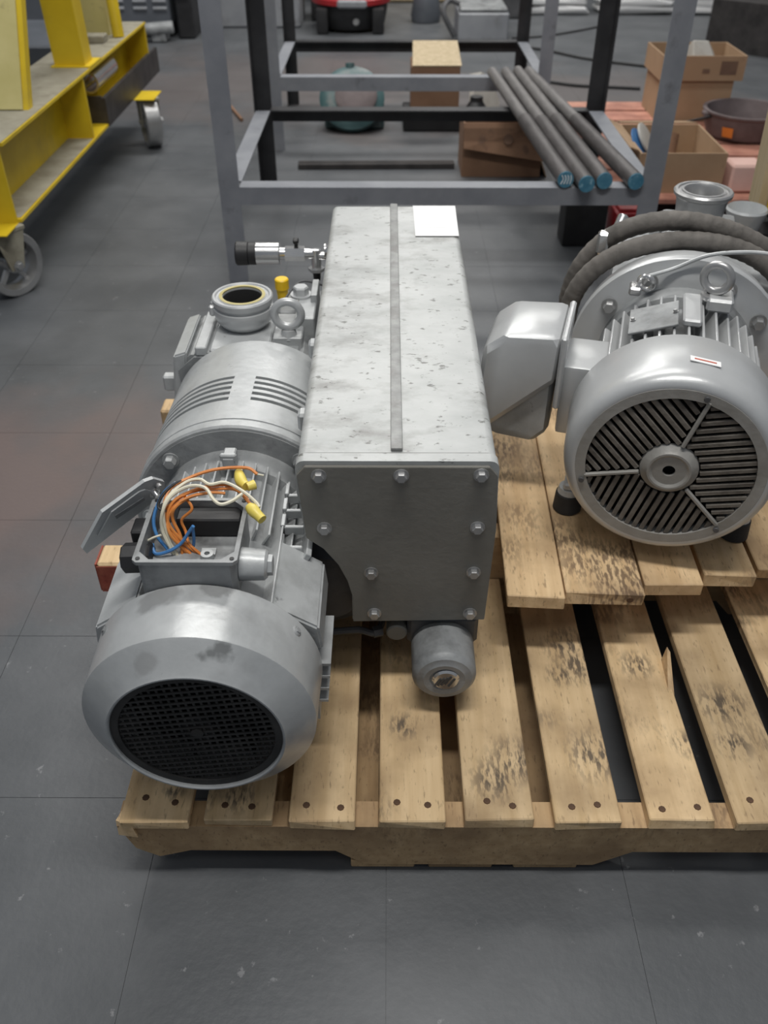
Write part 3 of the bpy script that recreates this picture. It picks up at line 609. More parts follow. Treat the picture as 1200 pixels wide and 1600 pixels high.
# ================================================================ RIGHT PUMP (local frame: y = shaft, going back)
rp_ = thing('vacuum_pump', 'grey vacuum pump with coiled brown hose and slotted round fan guard, on the upper pallet', 'pump', (.407, 1.03, .245), R(-15))
def Q(mb, name, mat, parent=None, **k): return mb.obj(name, mat, parent or rp_, **k)
Z0 = .185
b = MB(); b.lathe((0, 0, Z0), (0, 1, 0), [(.014, .1185), (.004, .119), (.002, .126), (.0, .130), (-.001, .136), (.001, .142), (.006, .147), (.014, .1505), (.028, .153), (.118, .156), (.120, .155), (.120, .150), (.03, .147), (.02, .12)], 80, False, False)
Q(b, 'fan_cowl', M['gray_clean'])
b = MB(); b.tube_ring((0, 0, Z0), (0, 1, 0), .134, .1185, -.001, .006, 64, .001)
for a in (75, 195, 315):
    a_ = R(a); b.box((math.cos(a_)*.082, .001, Z0+math.sin(a_)*.082), (.080, .006, .006), rot=(0, -a_, 0), bev=.0015)
b.lathe((0, -.004, Z0), (0, 1, 0), [(.006, .009), (.001, .009), (.001, .024), (-.002, .028), (-.002, .031), (.002, .034), (.007, .041), (.010, .042)], 40, False, False)
gr_ = Q(b, 'fan_guard', M['grille_gray'])
for a in (78, 313, 198):
    a_ = R(a); b = MB(); b.lathe((math.cos(a_)*.126, -.0025, Z0+math.sin(a_)*.126), (0, -1, 0), [(0, .0045), (.002, .004)], 12); Q(b, 'screw', M['gray_dark'], gr_)
for mid in (135, 15, 255):
    am = R(mid); u = V((math.cos(am), 0, math.sin(am))); p_ = V((-math.sin(am), 0, math.cos(am)))
    for k in range(-9, 10):
        d = (k+.5)*.0118 if False else k*.0118
        if abs(d) > .106: continue
        t_in = max(abs(d)/math.tan(R(60))+.006, math.sqrt(max(.043**2-d*d, 0))); t_out = math.sqrt(.1190**2-d*d)
        if t_out-t_in < .008: continue
        c_ = u*((t_in+t_out)/2)+p_*d
        b = MB(); b.box((c_.x, .004, Z0+c_.z), (t_out-t_in, .005, .0070), rot=(0, -am, 0), bev=.0008)
        Q(b, 'guard_bar', M['grille_brown'], gr_, smooth=False)
b = MB(); b.lathe((0, .05, Z0), (0, 1, 0), [(0, .148), (.003, .148)], 32)
for k in range(6):
    a = 2*PI*k/6; b.box((math.cos(a)*.07, .03, Z0+math.sin(a)*.07), (.09, .025, .004), rot=(0, -a, 0))
b.cyl((0, .012, Z0), (0, .05, Z0), .02, .02, 16)
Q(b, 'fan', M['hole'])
b = MB(); p = V((.028, .045, Z0)); aa = R(84)
b.box((.018, .048, Z0+.1535), (.042, .014, .0012), rot=(0, R(7), R(0))); st = Q(b, 'small_label', M['white'])
b = MB(); b.box((.018, .048, Z0+.1543), (.030, .003, .0006), rot=(0, R(7), 0)); Q(b, 'red_line', M['redtext'], st)
# motor body
b = MB(); b.lathe((0, .12, Z0), (0, 1, 0), [(0, .10), (0, .106), (.19, .108), (.195, .126), (.225, .130), (.228, .12)], 48)
Q(b, 'motor_housing', M['gray_dirty_and_shade'])
for k in range(40):
    a = 2*PI*k/40; dg = math.degrees(a)
    if 160 < dg < 200: continue
    L0 = .115; L1 = .30
    f_ = MB(); f_.box((0, 0, 0), (.034, L1-L0, .0042), rot=(0, -a, 0), bev=.001)
    f_.obj('cooling_fin', M['gray_clean'], rp_, loc=(math.cos(a)*.120, (L0+L1)/2, Z0+math.sin(a)*.120), smooth=False)
b = MB(); b.box((-.052, .215, Z0+.131), (.075, .085, .004), rot=(0, R(-20), 0), bev=.001); npl = Q(b, 'nameplate', M['gray_dirty_and_shade']); npl['label'] = 'greasy metal nameplate'
for sx in (-1, 1):
    b = MB(); b.hexa((-.052+sx*.03, .215, Z0+.134+sx*.011), (-.34, 0, .94), .003, .004); Q(b, 'rivet', M['steel'], npl)
b = MB(); b.box((.003, .235, Z0+.142), (.028, .10, .012), bev=.003); b.box((.045, .285, Z0+.14), (.04, .05, .022), bev=.004); Q(b, 'lifting_boss', M['gray_clean'])
ec = V((.034, .285, Z0+.176))
b = MB(); b.tor(ec, (.35, 1, 0), .021, .0065, 32, 12); b.cyl(ec-V((0, 0, .026)), ec-V((0, 0, .032)), .019, .021, 24); Q(b, 'lifting_eye', M['steel'])
# mounting flange
b = MB(); b.lathe((0, .345, Z0), (0, 1, 0), [(0, .12), (0, .150), (.004, .158), (.006, .176), (.012, .178), (.020, .178), (.022, .172), (.055, .172), (.06, .15)], 72)
Q(b, 'mounting_flange', M['gray_clean'])
for a in (35, 65, 115, 145, 180):
    a_ = R(a); b = MB(); b.hexa((math.cos(a_)*.148, .345, Z0+math.sin(a_)*.148), (0, -1, 0), .010, .016); Q(b, 'flange_bolt', M['steel'])
# pump block, inlet port
b = MB(); b.bx(-.13, .15, .415, .74, .03, Z0+.10, .02, 2); b.bx(-.05, .09, .60, .74, Z0+.09, Z0+.125, .01, 2); Q(b, 'pump_block', M['gray_dirty_and_shade'])
ip = (.016, .668, Z0+.124)
b = MB(); b.lathe(ip, (0, 0, 1), [(0, .040), (.02, .044), (.045, .047), (.052, .049), (.056, .054), (.062, .055), (.065, .052), (.065, .047), (.062, .045), (.062, .041), (.065, .040), (.065, .036), (.060, .033), (.006, .031)], 48, True, False); inl2 = Q(b, 'inlet_port', M['steel'])
b = MB(); b.lathe((ip[0], ip[1], ip[2]+.007), (0, 0, 1), [(0, .0308), (.001, .0308)], 32); Q(b, 'inlet_bore', M['hole'], inl2)
b = MB(); b.hexa((-.060, .62, Z0+.130), (0, 0, 1), .010, .012); b.box((-.05, .64, Z0+.118), (.04, .03, .03), bev=.006); Q(b, 'clamp_lug', M['chrome'])
# corrugated hoses
def hose(yc, RR, r, a0, a1, zc, dx, seed):
    n = 150; pts = []
    for k in range(n+1):
        a = R(a0+(a1-a0)*k/n); wob = .008*math.sin(3*a+seed)
        pts.append((dx+math.cos(a)*(RR+wob), yc+.012*math.sin(2*a+seed), zc+math.sin(a)*(RR+wob)*.98))
    b = MB(); b.tube(pts, r, 14, 0, rf=lambda i, n_: r*(1+.035*math.sin(i*PI/1.5))); return b
Q(hose(.425, .190, .0165, -40, 215, Z0, 0, 0), 'coiled_hose', M['hose'])
Q(hose(.465, .206, .0165, -40, 210, Z0+.002, .002, 1), 'coiled_hose', M['hose'])
b = MB()
b = MB(); b.tube([(-.075, .32, Z0+.150), (-.03, .34, Z0+.162), (.02, .34, Z0+.190), (.08, .33, Z0+.205), (.14, .31, Z0+.212), (.22, .28, Z0+.232), (.33, .42, Z0+.235), (.36, .75, Z0+.17), (.300, 1.03, Z0+.065)], .0032, 8, 6); Q(b, 'cable', M['gray'])
b = MB(); b.tor((-.070, .30, Z0+.150), (.3, 1, .2), .012, .004, 20, 8); b.box((-.085, .305, Z0+.136), (.02, .03, .014), bev=.003); Q(b, 'cable_lug', M['chrome'])
b = MB(); b.cyl((-.130, .48, Z0+.16), (-.122, .50, Z0+.185), .010, .010, 14, .002); b.box((-.150, .45, Z0+.152), (.02, .02, .04), bev=.004); Q(b, 'air_fitting', M['chrome'])
# terminal box on the left of the motor
b = MB(); b.bx(-.175, -.10, .14, .245, Z0-.055, Z0+.068, .006, 2); Q(b, 'box_neck', M['gray_clean'])
def W2L(p): 
    d = V(p)-rp_.location; c, s = math.cos(R(15)), math.sin(R(15)); return V((d.x*c-d.y*s, d.x*s+d.y*c, d.z))
rr = .016
b = MB(); b.rhull([(x, y, Z0+z) for (x, z) in ((-.200, .050), (-.275, -.030), (-.282, -.048), (-.270, -.062), (-.215, -.066), (-.200, -.050)) for y in (.150, .238)], .014)
tb_ = Q(b, 'terminal_box', M['gray'])
b = MB(); b.rhull([(x, y, Z0+z) for (x, z) in ((-.196, .105), (-.262, .100), (-.286, .080), (-.294, -.030), (-.290, -.040), (-.198, .050)) for y in (.140, .252)], rr)
Q(b, 'terminal_box_lid', M['gray_clean'])
b = MB(); b.box((-.178, .195, Z0+.060), (.010, .140, .125), bev=.003); Q(b, 'lid_flange', M['gray_clean'])
# feet
for (x, y) in ((-.135, .115), (.135, .115), (-.14, .50), (.14, .50)):
    b = MB(); b.cyl((x, y, .0005), (x, y, .036), .024, .022, 24, .002); Q(b, 'rubber_foot', M['rubber'])
    b = MB(); b.cyl((x, y, .036), (x, y, .046), .020, .018, 20); b.box((x*.93, y+.03, .052), (.04, .09, .014), bev=.003); b.hexa((x, y, .046), (0, 0, 1), .009, .012); Q(b, 'foot_bracket', M['gray'])

# dark machine standing behind the right pump
mc = thing('machine_column', 'dark machine with tan post, cut off by the right edge of the photo behind the coiled hose', 'machine', (1.0, 2.05, 0))
MB().bx(.90, 1.2, 1.93, 2.2, 0, .47, .01).bx(.82, .90, 1.97, 2.12, .02, .44, .02).obj('base', M['black'], mc, off=True)
MB().lathe((.792, 1.93, .40), (0, 0, 1), [(0, .02), (.05, .034), (.09, .045), (.095, .042), (.09, .040), (.03, .022), (.028, 0)], 24, True, False).cyl((.792, 1.93, .18), (.792, 1.93, .40), .022, .02, 16).obj('grey_funnel', M['gray'], mc, off=True)
b = MB(); b.hull([(.838, 1.99, .471), (.95, 1.99, .471), (.838, 2.05, .471), (.95, 2.05, .471), (.815, 1.99, 1.05), (.93, 1.99, 1.05), (.815, 2.05, 1.05), (.93, 2.05, 1.05)]); b.obj('post', M['tan'], mc, off=True, smooth=False)
MB().bx(.855, 1.0, 1.94, 1.985, .471, .53, .004).obj('yellow_guard', M['yellow'], mc, off=True)
# ================================================================ RACKS
def angle_v(b, x, y, z0, z1, s, sx, sy, t=.005):   # upright angle iron, corner at (x,y), legs going sx, sy
    b.bx(x, x+sx*s, y, y+sy*t, z0, z1); b.bx(x, x+sx*t, y+sy*t, y+sy*s, z0, z1); return b
def rack(root, X0, X1, Y0, Y1, zt, h, hgt, s):
    for (x, y, sx, sy, mt) in ((X0, Y0, 1, 1, 'rack_gray'), (X1, Y0, -1, 1, 'rack_gray'), (X0, Y1, 1, -1, 'rack_black'), (X1, Y1, -1, -1, 'rack_black')):
        o = angle_v(MB(), x, y, 0, hgt, s, sx, sy).obj('post', M[mt], root, off=True, smooth=False)
        if mt == 'rack_black': o['label'] = 'black rear post'
        else: o['label'] = 'blue-grey front post'
    t = .005
    MB().bx(X0+s, X1-s, Y0+.0005, Y0+t, zt-h, zt).bx(X0+s, X1-s, Y0+t, Y0+s, zt-t, zt).obj('front_rail', M['rack_gray'], root, off=True, smooth=False)
    MB().bx(X0+s, X1-s, Y1-t, Y1-.0005, zt-h, zt).bx(X0+s, X1-s, Y1-s, Y1-t, zt-t, zt).obj('rear_rail', M['rack_black'], root, off=True, smooth=False)
    for (x, sx) in ((X0, 1), (X1, -1)):
        MB().bx(x+sx*.0055, x+sx*(t+.005), Y0+s, Y1-s, zt-h, zt-.001).bx(x+sx*.010, x+sx*s, Y0+s, Y1-s, zt-t, zt).obj('side_rail', M['rack_gray'], root, off=True, smooth=False)
rk1 = thing('steel_rack', 'empty angle-iron rack directly behind the pumps, holding the four long steel rods', 'rack', (.14, 3.1, 0))
rack(rk1, -.505, .815, 2.65, 3.58, .300, .052, 2.0, .060)
rk2 = thing('steel_rack', 'farther angle-iron rack standing behind the one with the steel rods', 'rack', (.08, 4.45, 0))
rack(rk2, -.515, .69, 4.06, 4.86, .300, .055, 2.0, .055)
# rods
rods = [((769, 113), (884, 281)), ((790, 113), (917, 288)), ((809, 111), (945, 283)), ((826, 112), (994, 284))]
rl = ['leftmost of the four long steel rods on the rack, its blue end scrawled white', 'second rod from the left on the rack, blue tip hanging lowest', 'third rod from the left on the rack, dull blue end half shaded', 'rightmost of the four long steel rods, lying apart beside the rack post']
for k, (bk, fr) in enumerate(rods):
    r = .0245; zc = .300+r+.001
    p0 = at(bk[0], bk[1], zc); p1 = at(fr[0], fr[1], zc)
    if p0.y < 4.0: p0 = p1+(p0-p1)*((4.0-p1.y)/(p0.y-p1.y))
    d = (p0-p1).normalized(); L = (p0-p1).length
    t = thing('steel_rod', rl[k], 'rod', p1, 0, 'four steel rods on the rack')
    p1 = V(p1); mid = L*.47
    MB().cyl(p1+d*.003, p1+d*mid, r, r, 24).obj('rod_front', M['rod_dark'], t, off=True)  # front half in a darker tone than the rear
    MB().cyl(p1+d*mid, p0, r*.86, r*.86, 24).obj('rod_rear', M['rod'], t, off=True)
    MB().cyl(p1, p1+d*.006, r*.96, r*.99, 24).obj('painted_end', M['blue_end'], t, off=True)
    if k == 0:
        b = MB(); sd = d.cross(V((0, 0, 1))).normalized(); uu = sd.cross(d)
        for q in range(4): b.tube([p1-d*.0008+sd*(-.014+q*.009)+uu*(-.012), p1-d*.0008+sd*(-.008+q*.008)+uu*.002, p1-d*.0008+sd*(-.013+q*.009)+uu*.013], .0014, 5, 3)
        b.obj('chalk_mark', M['white'], t, off=True)

# ================================================================ YELLOW GANTRY CART (left)
gy = thing('gantry_cart', 'yellow steel gantry base on casters at the left edge', 'cart', (-1.2, 3.5, 0))
GX1, GX0, GY0, GY1, gz0, gz1 = -1.10, -1.33, 2.60, 4.47, .212, .440
t = .009
MB().bx(GX0, GX1, GY0, GY1, gz1-t, gz1).obj('top_flange', [M['yellow']], gy, off=True, smooth=False)
MB().bx(GX0+.001, GX1-.005, GY0+.001, GY1-.001, gz1, gz1+.0015).obj('dust_layer', M['dusty'], gy, off=True, smooth=False)['kind'] = 'stuff'
MB().bx(GX0, GX1, GY0, GY1, gz0, gz0+t).bx(GX0+.001, GX1-.006, GY0+.01, GY1, gz0+t, gz0+t+.001).obj('bottom_flange', M['yellow'], gy, off=True, smooth=False)
MB().bx(GX1-.099, GX1-.006, GY0+.012, 3.435, gz0+t+.0012, gz0+t+.002).obj('dust_layer', M['dusty'], gy, off=True, smooth=False)['kind'] = 'stuff'
MB().bx(GX1-.112, GX1-.100, GY0, GY1, gz0+t, gz1-t).obj('web', M['yellow'], gy, off=True, smooth=False)
MB().bx(GX0, GX1-.012, GY0-.008, GY0, gz0, gz1).obj('end_plate', M['yellow'], gy, off=True, smooth=False)
MB().bx(GX1-.10, GX1-.004, 3.44, 3.45, gz0+t, gz1-t).obj('stiffener', M['yellow'], gy, off=True, smooth=False)
MB().bx(GX1-.10, GX1-.004, GY1-.012, GY1, gz0+t, gz1-t).obj('stiffener', M['yellow'], gy, off=True, smooth=False)
b = MB(); b.bx(GX1-.010, GX1+.004, 3.64, GY1+.13, .212, .315); b.bx(GX1-.085, GX1-.010, 3.64, 3.652, .222, .320); b.obj('clamp_bar', M['darksteel'], gy, off=True, smooth=False)
MB().tube_ring((GX1-.052, 3.655, .365), (0, 1, 0), .038, .031, 0, .30, 28).obj('steel_tube', M['chrome'], gy, off=True)
# legs
def leg(name, x0, x1, y0, y1, lean, mats, hz=2.2):
    b = MB(); P0 = [(x0, y0, gz1), (x1, y0, gz1), (x1, y1, gz1), (x0, y1, gz1)]; P1 = [(a, c+lean, hz) for a, c, _ in P0]
    b.hull(P0+P1); o = b.obj(name, M['yellow'], gy, off=True, smooth=False); return o
l1 = leg('post', -1.36, -1.136, 2.95, 2.99, .92, None)
b = MB(); b.hull([(-1.36, 2.943, .445), (-1.152, 2.943, .445), (-1.36, 2.9495, .445), (-1.152, 2.9495, .445), (-1.36, 2.943+.915, 2.2), (-1.152, 2.943+.915, 2.2), (-1.36, 2.949+.915, 2.2), (-1.152, 2.949+.915, 2.2)])
b.obj('faded_face', M['yellow_pale'], gy, off=True, smooth=False)
leg('post', -1.235, -1.122, 3.56, 3.66, -.12, None)
MB().bx(-1.245, -1.10, 3.54, 3.70, gz1, gz1+.006).obj('weld_pad', M['yellow'], gy, off=True, smooth=False)
MB().cyl((-1.135, 4.12, gz1), (-1.20, 4.30, 1.3), .024, .024, 20).obj('brace_tube', M['yellow'], gy, off=True)
MB().bx(-1.33, -1.18, 4.16, 4.2, gz1, 1.3).obj('gusset_plate', M['yellow_pale'], gy, off=True, smooth=False)
MB().bx(-1.28, -1.16, 3.98, 4.05, gz1, gz1+.03, .004).obj('bolt_block', M['dusty'], gy, off=True)
def caster(cx, cy, rz, R_=.098, axle_lab=None):
    ca = bpy.data.objects.new('caster', None)
    b = MB(); rot = Matrix.Rotation(rz, 4, 'Z'); Tm = Matrix.Translation(V((cx, cy, 0))) @ rot
    b.lathe((-.024, 0, R_), (1, 0, 0), [(-.008, R_-.022), (-.008, R_-.003), (-.004, R_), (.052, R_), (.056, R_-.003), (.056, R_-.022), (.028, R_-.03), (.02, R_-.03), (-.008, R_-.022)], 40, False, False)
    b.lathe((-.03, 0, R_), (1, 0, 0), [(0, .012), (.002, .026), (.058, .026), (.06, .012)], 20)
    for k in range(5):
        a = 2*PI*k/5+.3; b.box((0, math.cos(a)*.048, R_+math.sin(a)*.048), (.012, .06, .013), rot=(a, 0, 0))
    bmesh.ops.transform(b.bm, matrix=Tm, verts=b.bm.verts); wh = b.obj('caster_wheel', M['steel'], gy, off=True)
    b = MB()
    for sx in (-1, 1): b.prism([(-.05, gz0-.012), (.05, gz0-.012), (.022, R_-.012), (-.022, R_-.012)], sx*.037, sx*.042, 'yz')
    b.bx(-.045, .045, -.055, .055, gz0-.016, gz0-.001, .003); b.cyl((-.048, 0, R_), (.048, 0, R_), .010, .010, 14)
    bmesh.ops.transform(b.bm, matrix=Tm, verts=b.bm.verts); fk = b.obj('caster_fork', M['dusty'], gy, off=True)
    b = MB(); b.hexa((.047, 0, R_), (1, 0, 0), .012, .01); bmesh.ops.transform(b.bm, matrix=Tm, verts=b.bm.verts); b.obj('axle_nut', M['steel'], fk)
    b = MB(); b.bx(-.06, .05, -.08, .08, gz0-.003, gz0+.0); bmesh.ops.transform(b.bm, matrix=Matrix.Translation(V((cx, cy, 0))), verts=b.bm.verts); b.obj('mounting_plate', M['yellow'], gy, off=True)
caster(-1.160, 2.57, R(-35), .098)
caster(-1.060, 4.13, R(24), .106)

# ================================================================ THINGS ON THE FLOOR BEHIND
def cbox(root, x0, x1, y0, y1, z0, z1, mat='cardboard', t=.006, flaps=True, rz=0):
    MB().bx(x0, x1, y0, y0+t, z0, z1).obj('front_panel', M[mat], root, off=True, smooth=False)
    MB().bx(x0, x1, y1-t, y1, z0, z1).obj('back_panel', M[mat], root, off=True, smooth=False)
    MB().bx(x0, x0+t, y0+t, y1-t, z0, z1).obj('side_panel', M[mat], root, off=True, smooth=False)
    MB().bx(x1-t, x1, y0+t, y1-t, z0, z1).obj('side_panel', M[mat], root, off=True, smooth=False)
    MB().bx(x0+t, x1-t, y0+t, y1-t, z0, z0+t).obj('bottom_panel', M[mat], root, off=True, smooth=False)
def flap(root, pts, mat='cardboard', th=.005):
    n = (V(pts[1])-V(pts[0])).cross(V(pts[2])-V(pts[0])).normalized()
    MB().hull([V(p) for p in pts]+[V(p)+n*th for p in pts]).obj('flap', M[mat], root, off=True, smooth=False)
# low faded red boards on the floor at right
rb = thing('red_pallet', 'faded red wooden pallet on the floor behind the racks at right', 'pallet', (1.25, 3.8, 0))
for k in range(8):
    y = 3.19+k*.172
    o = MB().box((0, 0, 0), (.145, 1.25, .018), bev=.002).obj('slat', M['redboard'], rb, loc=V((1.445, y, .099))-rb.location, rot=(0, 0, PI/2), smooth=False)
for x in (.85, 1.43, 2.03): MB().box((0, 0, 0), (.04, 1.34, .088), bev=.002).obj('stringer', M['redwood'], rb, loc=V((x, 3.79, .045))-rb.location, smooth=False)
PZ = .1085
b1 = thing('cardboard_box', 'tall cardboard box with a taller upper sleeve and crumpled paper, behind the right rack post', 'box', (1.35, 4.2, PZ))
cbox(b1, 1.185, 1.495, 4.1300, 4.4000, PZ, .30)
MB().bx(1.170, 1.525, 4.1150, 4.1210, .275, .372).obj('sleeve_panel', M['cardboard'], b1, off=True, smooth=False)
MB().bx(1.170, 1.176, 4.1210, 4.4100, .275, .372).obj('sleeve_panel', M['cardboard'], b1, off=True, smooth=False)
MB().bx(1.519, 1.525, 4.1210, 4.4100, .275, .372).obj('sleeve_panel', M['cardboard'], b1, off=True, smooth=False)
MB().bx(1.176, 1.519, 4.4040, 4.4100, .275, .372).obj('sleeve_panel', M['cardboard'], b1, off=True, smooth=False)
MB().bx(1.345, 1.375, 4.1135, 4.1148, .305, .322).obj('printed_mark', M['print'], b1, off=True, smooth=False)
MB().bx(1.42, 1.49, 4.1135, 4.1148, .300, .352).obj('printed_mark', M['print'], b1, off=True, smooth=False)
b = MB(); b.rhull([(1.33, 4.19, .305), (1.43, 4.20, .305), (1.32, 4.23, .405), (1.385, 4.25, .40), (1.43, 4.29, .35), (1.30, 4.30, .34)], .006)
tag(b.obj('crumpled_paper', M['offwhite'], smooth=False), 'crumpled pinkish white paper sticking out of the tall cardboard box', 'paper')
b2 = thing('cardboard_box', 'low open cardboard box in front of the tall one, beside the right rack post', 'box', (1.04, 3.36, PZ))
cbox(b2, .885, 1.190, 3.18, 3.55, PZ, .246)
flap(b2, [(.890, 3.556, .246), (1.185, 3.556, .246), (1.17, 3.66, .225), (.90, 3.66, .225)])
flap(b2, [(.880, 3.20, .246), (.880, 3.54, .246), (.835, 3.56, .262), (.845, 3.18, .262)])
b = MB(); b.lathe((.945, 3.40, .232), (.75, -.35, .55), [(0, .05), (.006, .058), (.012, .058), (.015, .05)], 28); tag(b.obj('plastic_lid', M['offwhite']), 'cream plastic lid tucked in the low cardboard box', 'lid')
b = MB(); b.lathe((.918, 3.365, .222), (.75, -.35, .55), [(0, .05), (.004, .060), (.008, .060), (.010, .05)], 28); tag(b.obj('plastic_lid', M['bluew']), 'blue plastic lid behind the cream one in the low cardboard box', 'lid')
b = MB(); b.cyl((1.05, 3.42, .118), (1.065, 3.47, .232), .03, .03, 20); tag(b.obj('rusty_cylinder', M['cardboard_dark']), 'rusty brown cylinder leaning inside the low cardboard box', 'part')
b = MB(); b.lathe((1.495, 3.91, PZ+.001), (0, 0, 1), [(0, .13), (.01, .145), (.06, .165), (.090, .168), (.098, .176), (.105, .176), (.105, .160), (.09, .155), (.02, .13), (.018, .0)], 48, True, False)
dr = thing('metal_pan', 'round purple-brown cast pan with orange sticker on the red boards', 'pan', (1.495, 3.91, PZ)); b.obj('pan_body', M['drum'], dr, off=True)
b = MB(); b.cyl((1.335, 3.86, .195), (1.225, 3.82, .185), .006, .005, 12); b.obj('handle_stub', M['darksteel'], dr, off=True)
b = MB(); b.box((1.325, 3.89, .200), (.03, .05, .022), bev=.006); b.obj('lug', M['drum'], dr, off=True)
b = MB(); b.lathe((1.495, 3.91, .132), (0, 0, 1), [(0, .1580), (.040, .1695)], 8, False, False, a0=R(222), a1=R(238)); b.obj('sticker', M['orange_tag'], dr, off=True)
b = MB(); b.box((1.272, 3.225, .1585), (.11, .10, .096), bev=.008); tag(b.obj('foam_block', M['pink']), 'small pinkish block on the red boards right of the low cardboard box', 'block')
# red crate under the front rail
b = MB(); b.box((.837, 3.0, .06), (.135, .12, .12), bev=.01, seg=2); b.box((.837, 3.0, .124), (.11, .09, .01), bev=.003); tag(b.obj('red_tin', M['red']), 'dark red tin on the floor behind the right post of the front rack', 'tin')
# boxes seen through the front rack
c1 = thing('cardboard_box', 'brown cardboard box under the long rods, its side flap drooping', 'box', (.47, 3.78, 0))
cbox(c1, .302, .625, 3.70, 3.92, 0, .21, 'cardboard_dark')
flap(c1, [(.302, 3.694, .21), (.625, 3.694, .21), (.625, 3.655, .075), (.302, 3.655, .125)], 'cardboard_dark')
MB().lathe((.48, 3.664, .158), (0, -1, .25), [(0, .02), (.0008, .02)], 16).obj('printed_mark', M['print'], c1, off=True)
flap(c1, [(.630, 3.70, .06), (.630, 3.90, .06), (.655, 3.90, .002), (.655, 3.70, .002)], 'cardboard')
c2 = thing('cardboard_box', 'cardboard box with a pale raised flap inside the farther rack', 'box', (.25, 4.5, 0))
cbox(c2, .105, .330, 4.40, 4.62, .062, .27, 'cardboard_dark')
flap(c2, [(.11, 4.40, .272), (.335, 4.40, .272), (.325, 4.62, .335), (.115, 4.62, .335)], 'tan')
bb = MB(); bb.bx(.07, .345, 4.36, 4.66, .0, .061, .006); tag(bb.obj('black_crate', M['black']), 'low black tray under the pale-flapped box in the farther rack', 'crate')
# teal gearbox
tg = thing('teal_gearbox', 'teal cast gear unit with round pale cover lying inside the farther rack', 'gearbox', (-.16, 4.5, 0))
b = MB(); b.lathe((-.17, 4.42, .125), (0, -.75, .66), [(-.09, .09), (-.07, .13), (.0, .152), (.02, .152), (.03, .138), (.04, .11)], 44); b.obj('gear_housing', M['teal'], tg, off=True)
b = MB(); b.lathe((-.15, 4.385, .150), (0, -.75, .66), [(0, .085), (.010, .098), (.016, .085), (.020, .02)], 40); b.obj('round_cover', M['drum'], tg, off=True)
b = MB(); b.cyl((-.18, 4.50, .20), (-.18, 4.51, .265), .026, .02, 16); b.box((-.25, 4.48, .19), (.08, .05, .04), bev=.01); b.bx(-.30, -.02, 4.40, 4.62, .0, .05, .008); b.obj('mounting_base', M['teal'], tg, off=True)
# white cloth and black tool at its right
b = MB(); b.hull([(.39, 4.5, .0), (.52, 4.5, .0), (.39, 4.6, .20), (.44, 4.52, .225), (.50, 4.60, .18), (.54, 4.56, .08), (.385, 4.47, .1)]); tag(b.obj('white_rag', M['offwhite']), 'white rag heap beside the pale-flapped box in the farther rack', 'rag')
b = MB(); b.lathe((.41, 4.38, .001), (0, 0, 1), [(0, .045), (.10, .05), (.13, .03), (.15, .03)], 20); tag(b.obj('black_bottle', M['black']), 'small black can in front of the white rag', 'bottle')
b = MB(); b.box((.62, 4.25, .012), (.28, .10, .022), rot=(0, 0, .1), bev=.003); tag(b.obj('wood_offcut', M['tan']), 'yellowish wooden offcut on the floor inside the farther rack', 'wood')
b = MB(); b.box((-.05, 3.82, .012), (.66, .05, .022), rot=(0, 0, .02), bev=.002); tag(b.obj('flat_bar', M['darksteel']), 'long dark flat bar on the floor between the two racks', 'bar')
# dark block hanging under the front rail at right
b = MB(); b.bx(.60, .745, 2.95, 3.06, 0, .19, .01, 2); tag(b.obj('black_block', M['black']), 'black block standing on the floor under the rod ends', 'block')
# red and black shop vac
sv = thing('shop_vacuum', 'red-topped black shop vacuum beyond the racks', 'vacuum', (-.26, 6.85, 0))
b = MB(); b.lathe((-.26, 6.95, .02), (0, 0, 1), [(0, .22), (.02, .235), (.10, .25), (.15, .255)], 40); b.obj('tank', M['black'], sv, off=True)
b = MB(); b.lathe((-.26, 6.95, .17), (0, 0, 1), [(0, .272), (.03, .275), (.06, .25), (.16, .20), (.22, .12)], 40); b.obj('motor_head', M['red'], sv, off=True)
b = MB(); b.box((-.245, 6.675, .185), (.20, .03, .05), bev=.012); b.obj('handle', M['lightgray'], sv, off=True)
b = MB(); b.lathe((-.22, 6.715, .075), (0, -1, 0), [(0, .025), (.01, .02)], 16); b.obj('drain_cap', M['steel'], sv, off=True)
for sx in (-1, 1):
    b = MB(); b.bx(-.26+sx*.19-.04, -.26+sx*.19+.04, 6.70, 6.84, 0, .155, .015, 2); b.obj('caster_housing', M['black'], sv, off=True)
# dark cone bucket, grey case, black case
b = MB(); b.lathe((.27, 7.2, .001), (0, 0, 1), [(0, .10), (.04, .11), (.24, .075), (.26, .06)], 24); tag(b.obj('dark_bucket', M['panel']), 'dark tapered bucket right of the red-topped vacuum', 'bucket')
gc = thing('grey_case', 'light grey metal case with raised lid handle on the floor by the wall', 'case', (.62, 6.7, 0))
MB().bx(.46, .79, 6.50, 6.95, 0, .16, .008).obj('case_body', M['lightgray'], gc, off=True)
MB().bx(.47, .78, 6.52, 6.93, .165, .185, .006).obj('case_lid', M['gray_dirty_and_shade'], gc, off=True)
MB().tube([(.44, 6.52, .02), (.36, 6.54, .16), (.40, 6.6, .22), (.47, 6.6, .2)], .018, 8, 5).obj('case_handle', M['gray_dark'], gc, off=True)
b = MB(); b.bx(-.56, -.40, 7.2, 7.5, 0, .34, .01); tag(b.obj('black_case', M['black']), 'black case standing left behind the red-topped vacuum', 'case')
b = MB(); b.bx(-1.28, -.62, 6.95, 7.4, .0, .36, .01); tag(b.obj('blue_grey_cabinet', M['lightgray']), 'blue-grey low cabinet seen between the left rack posts', 'cabinet')
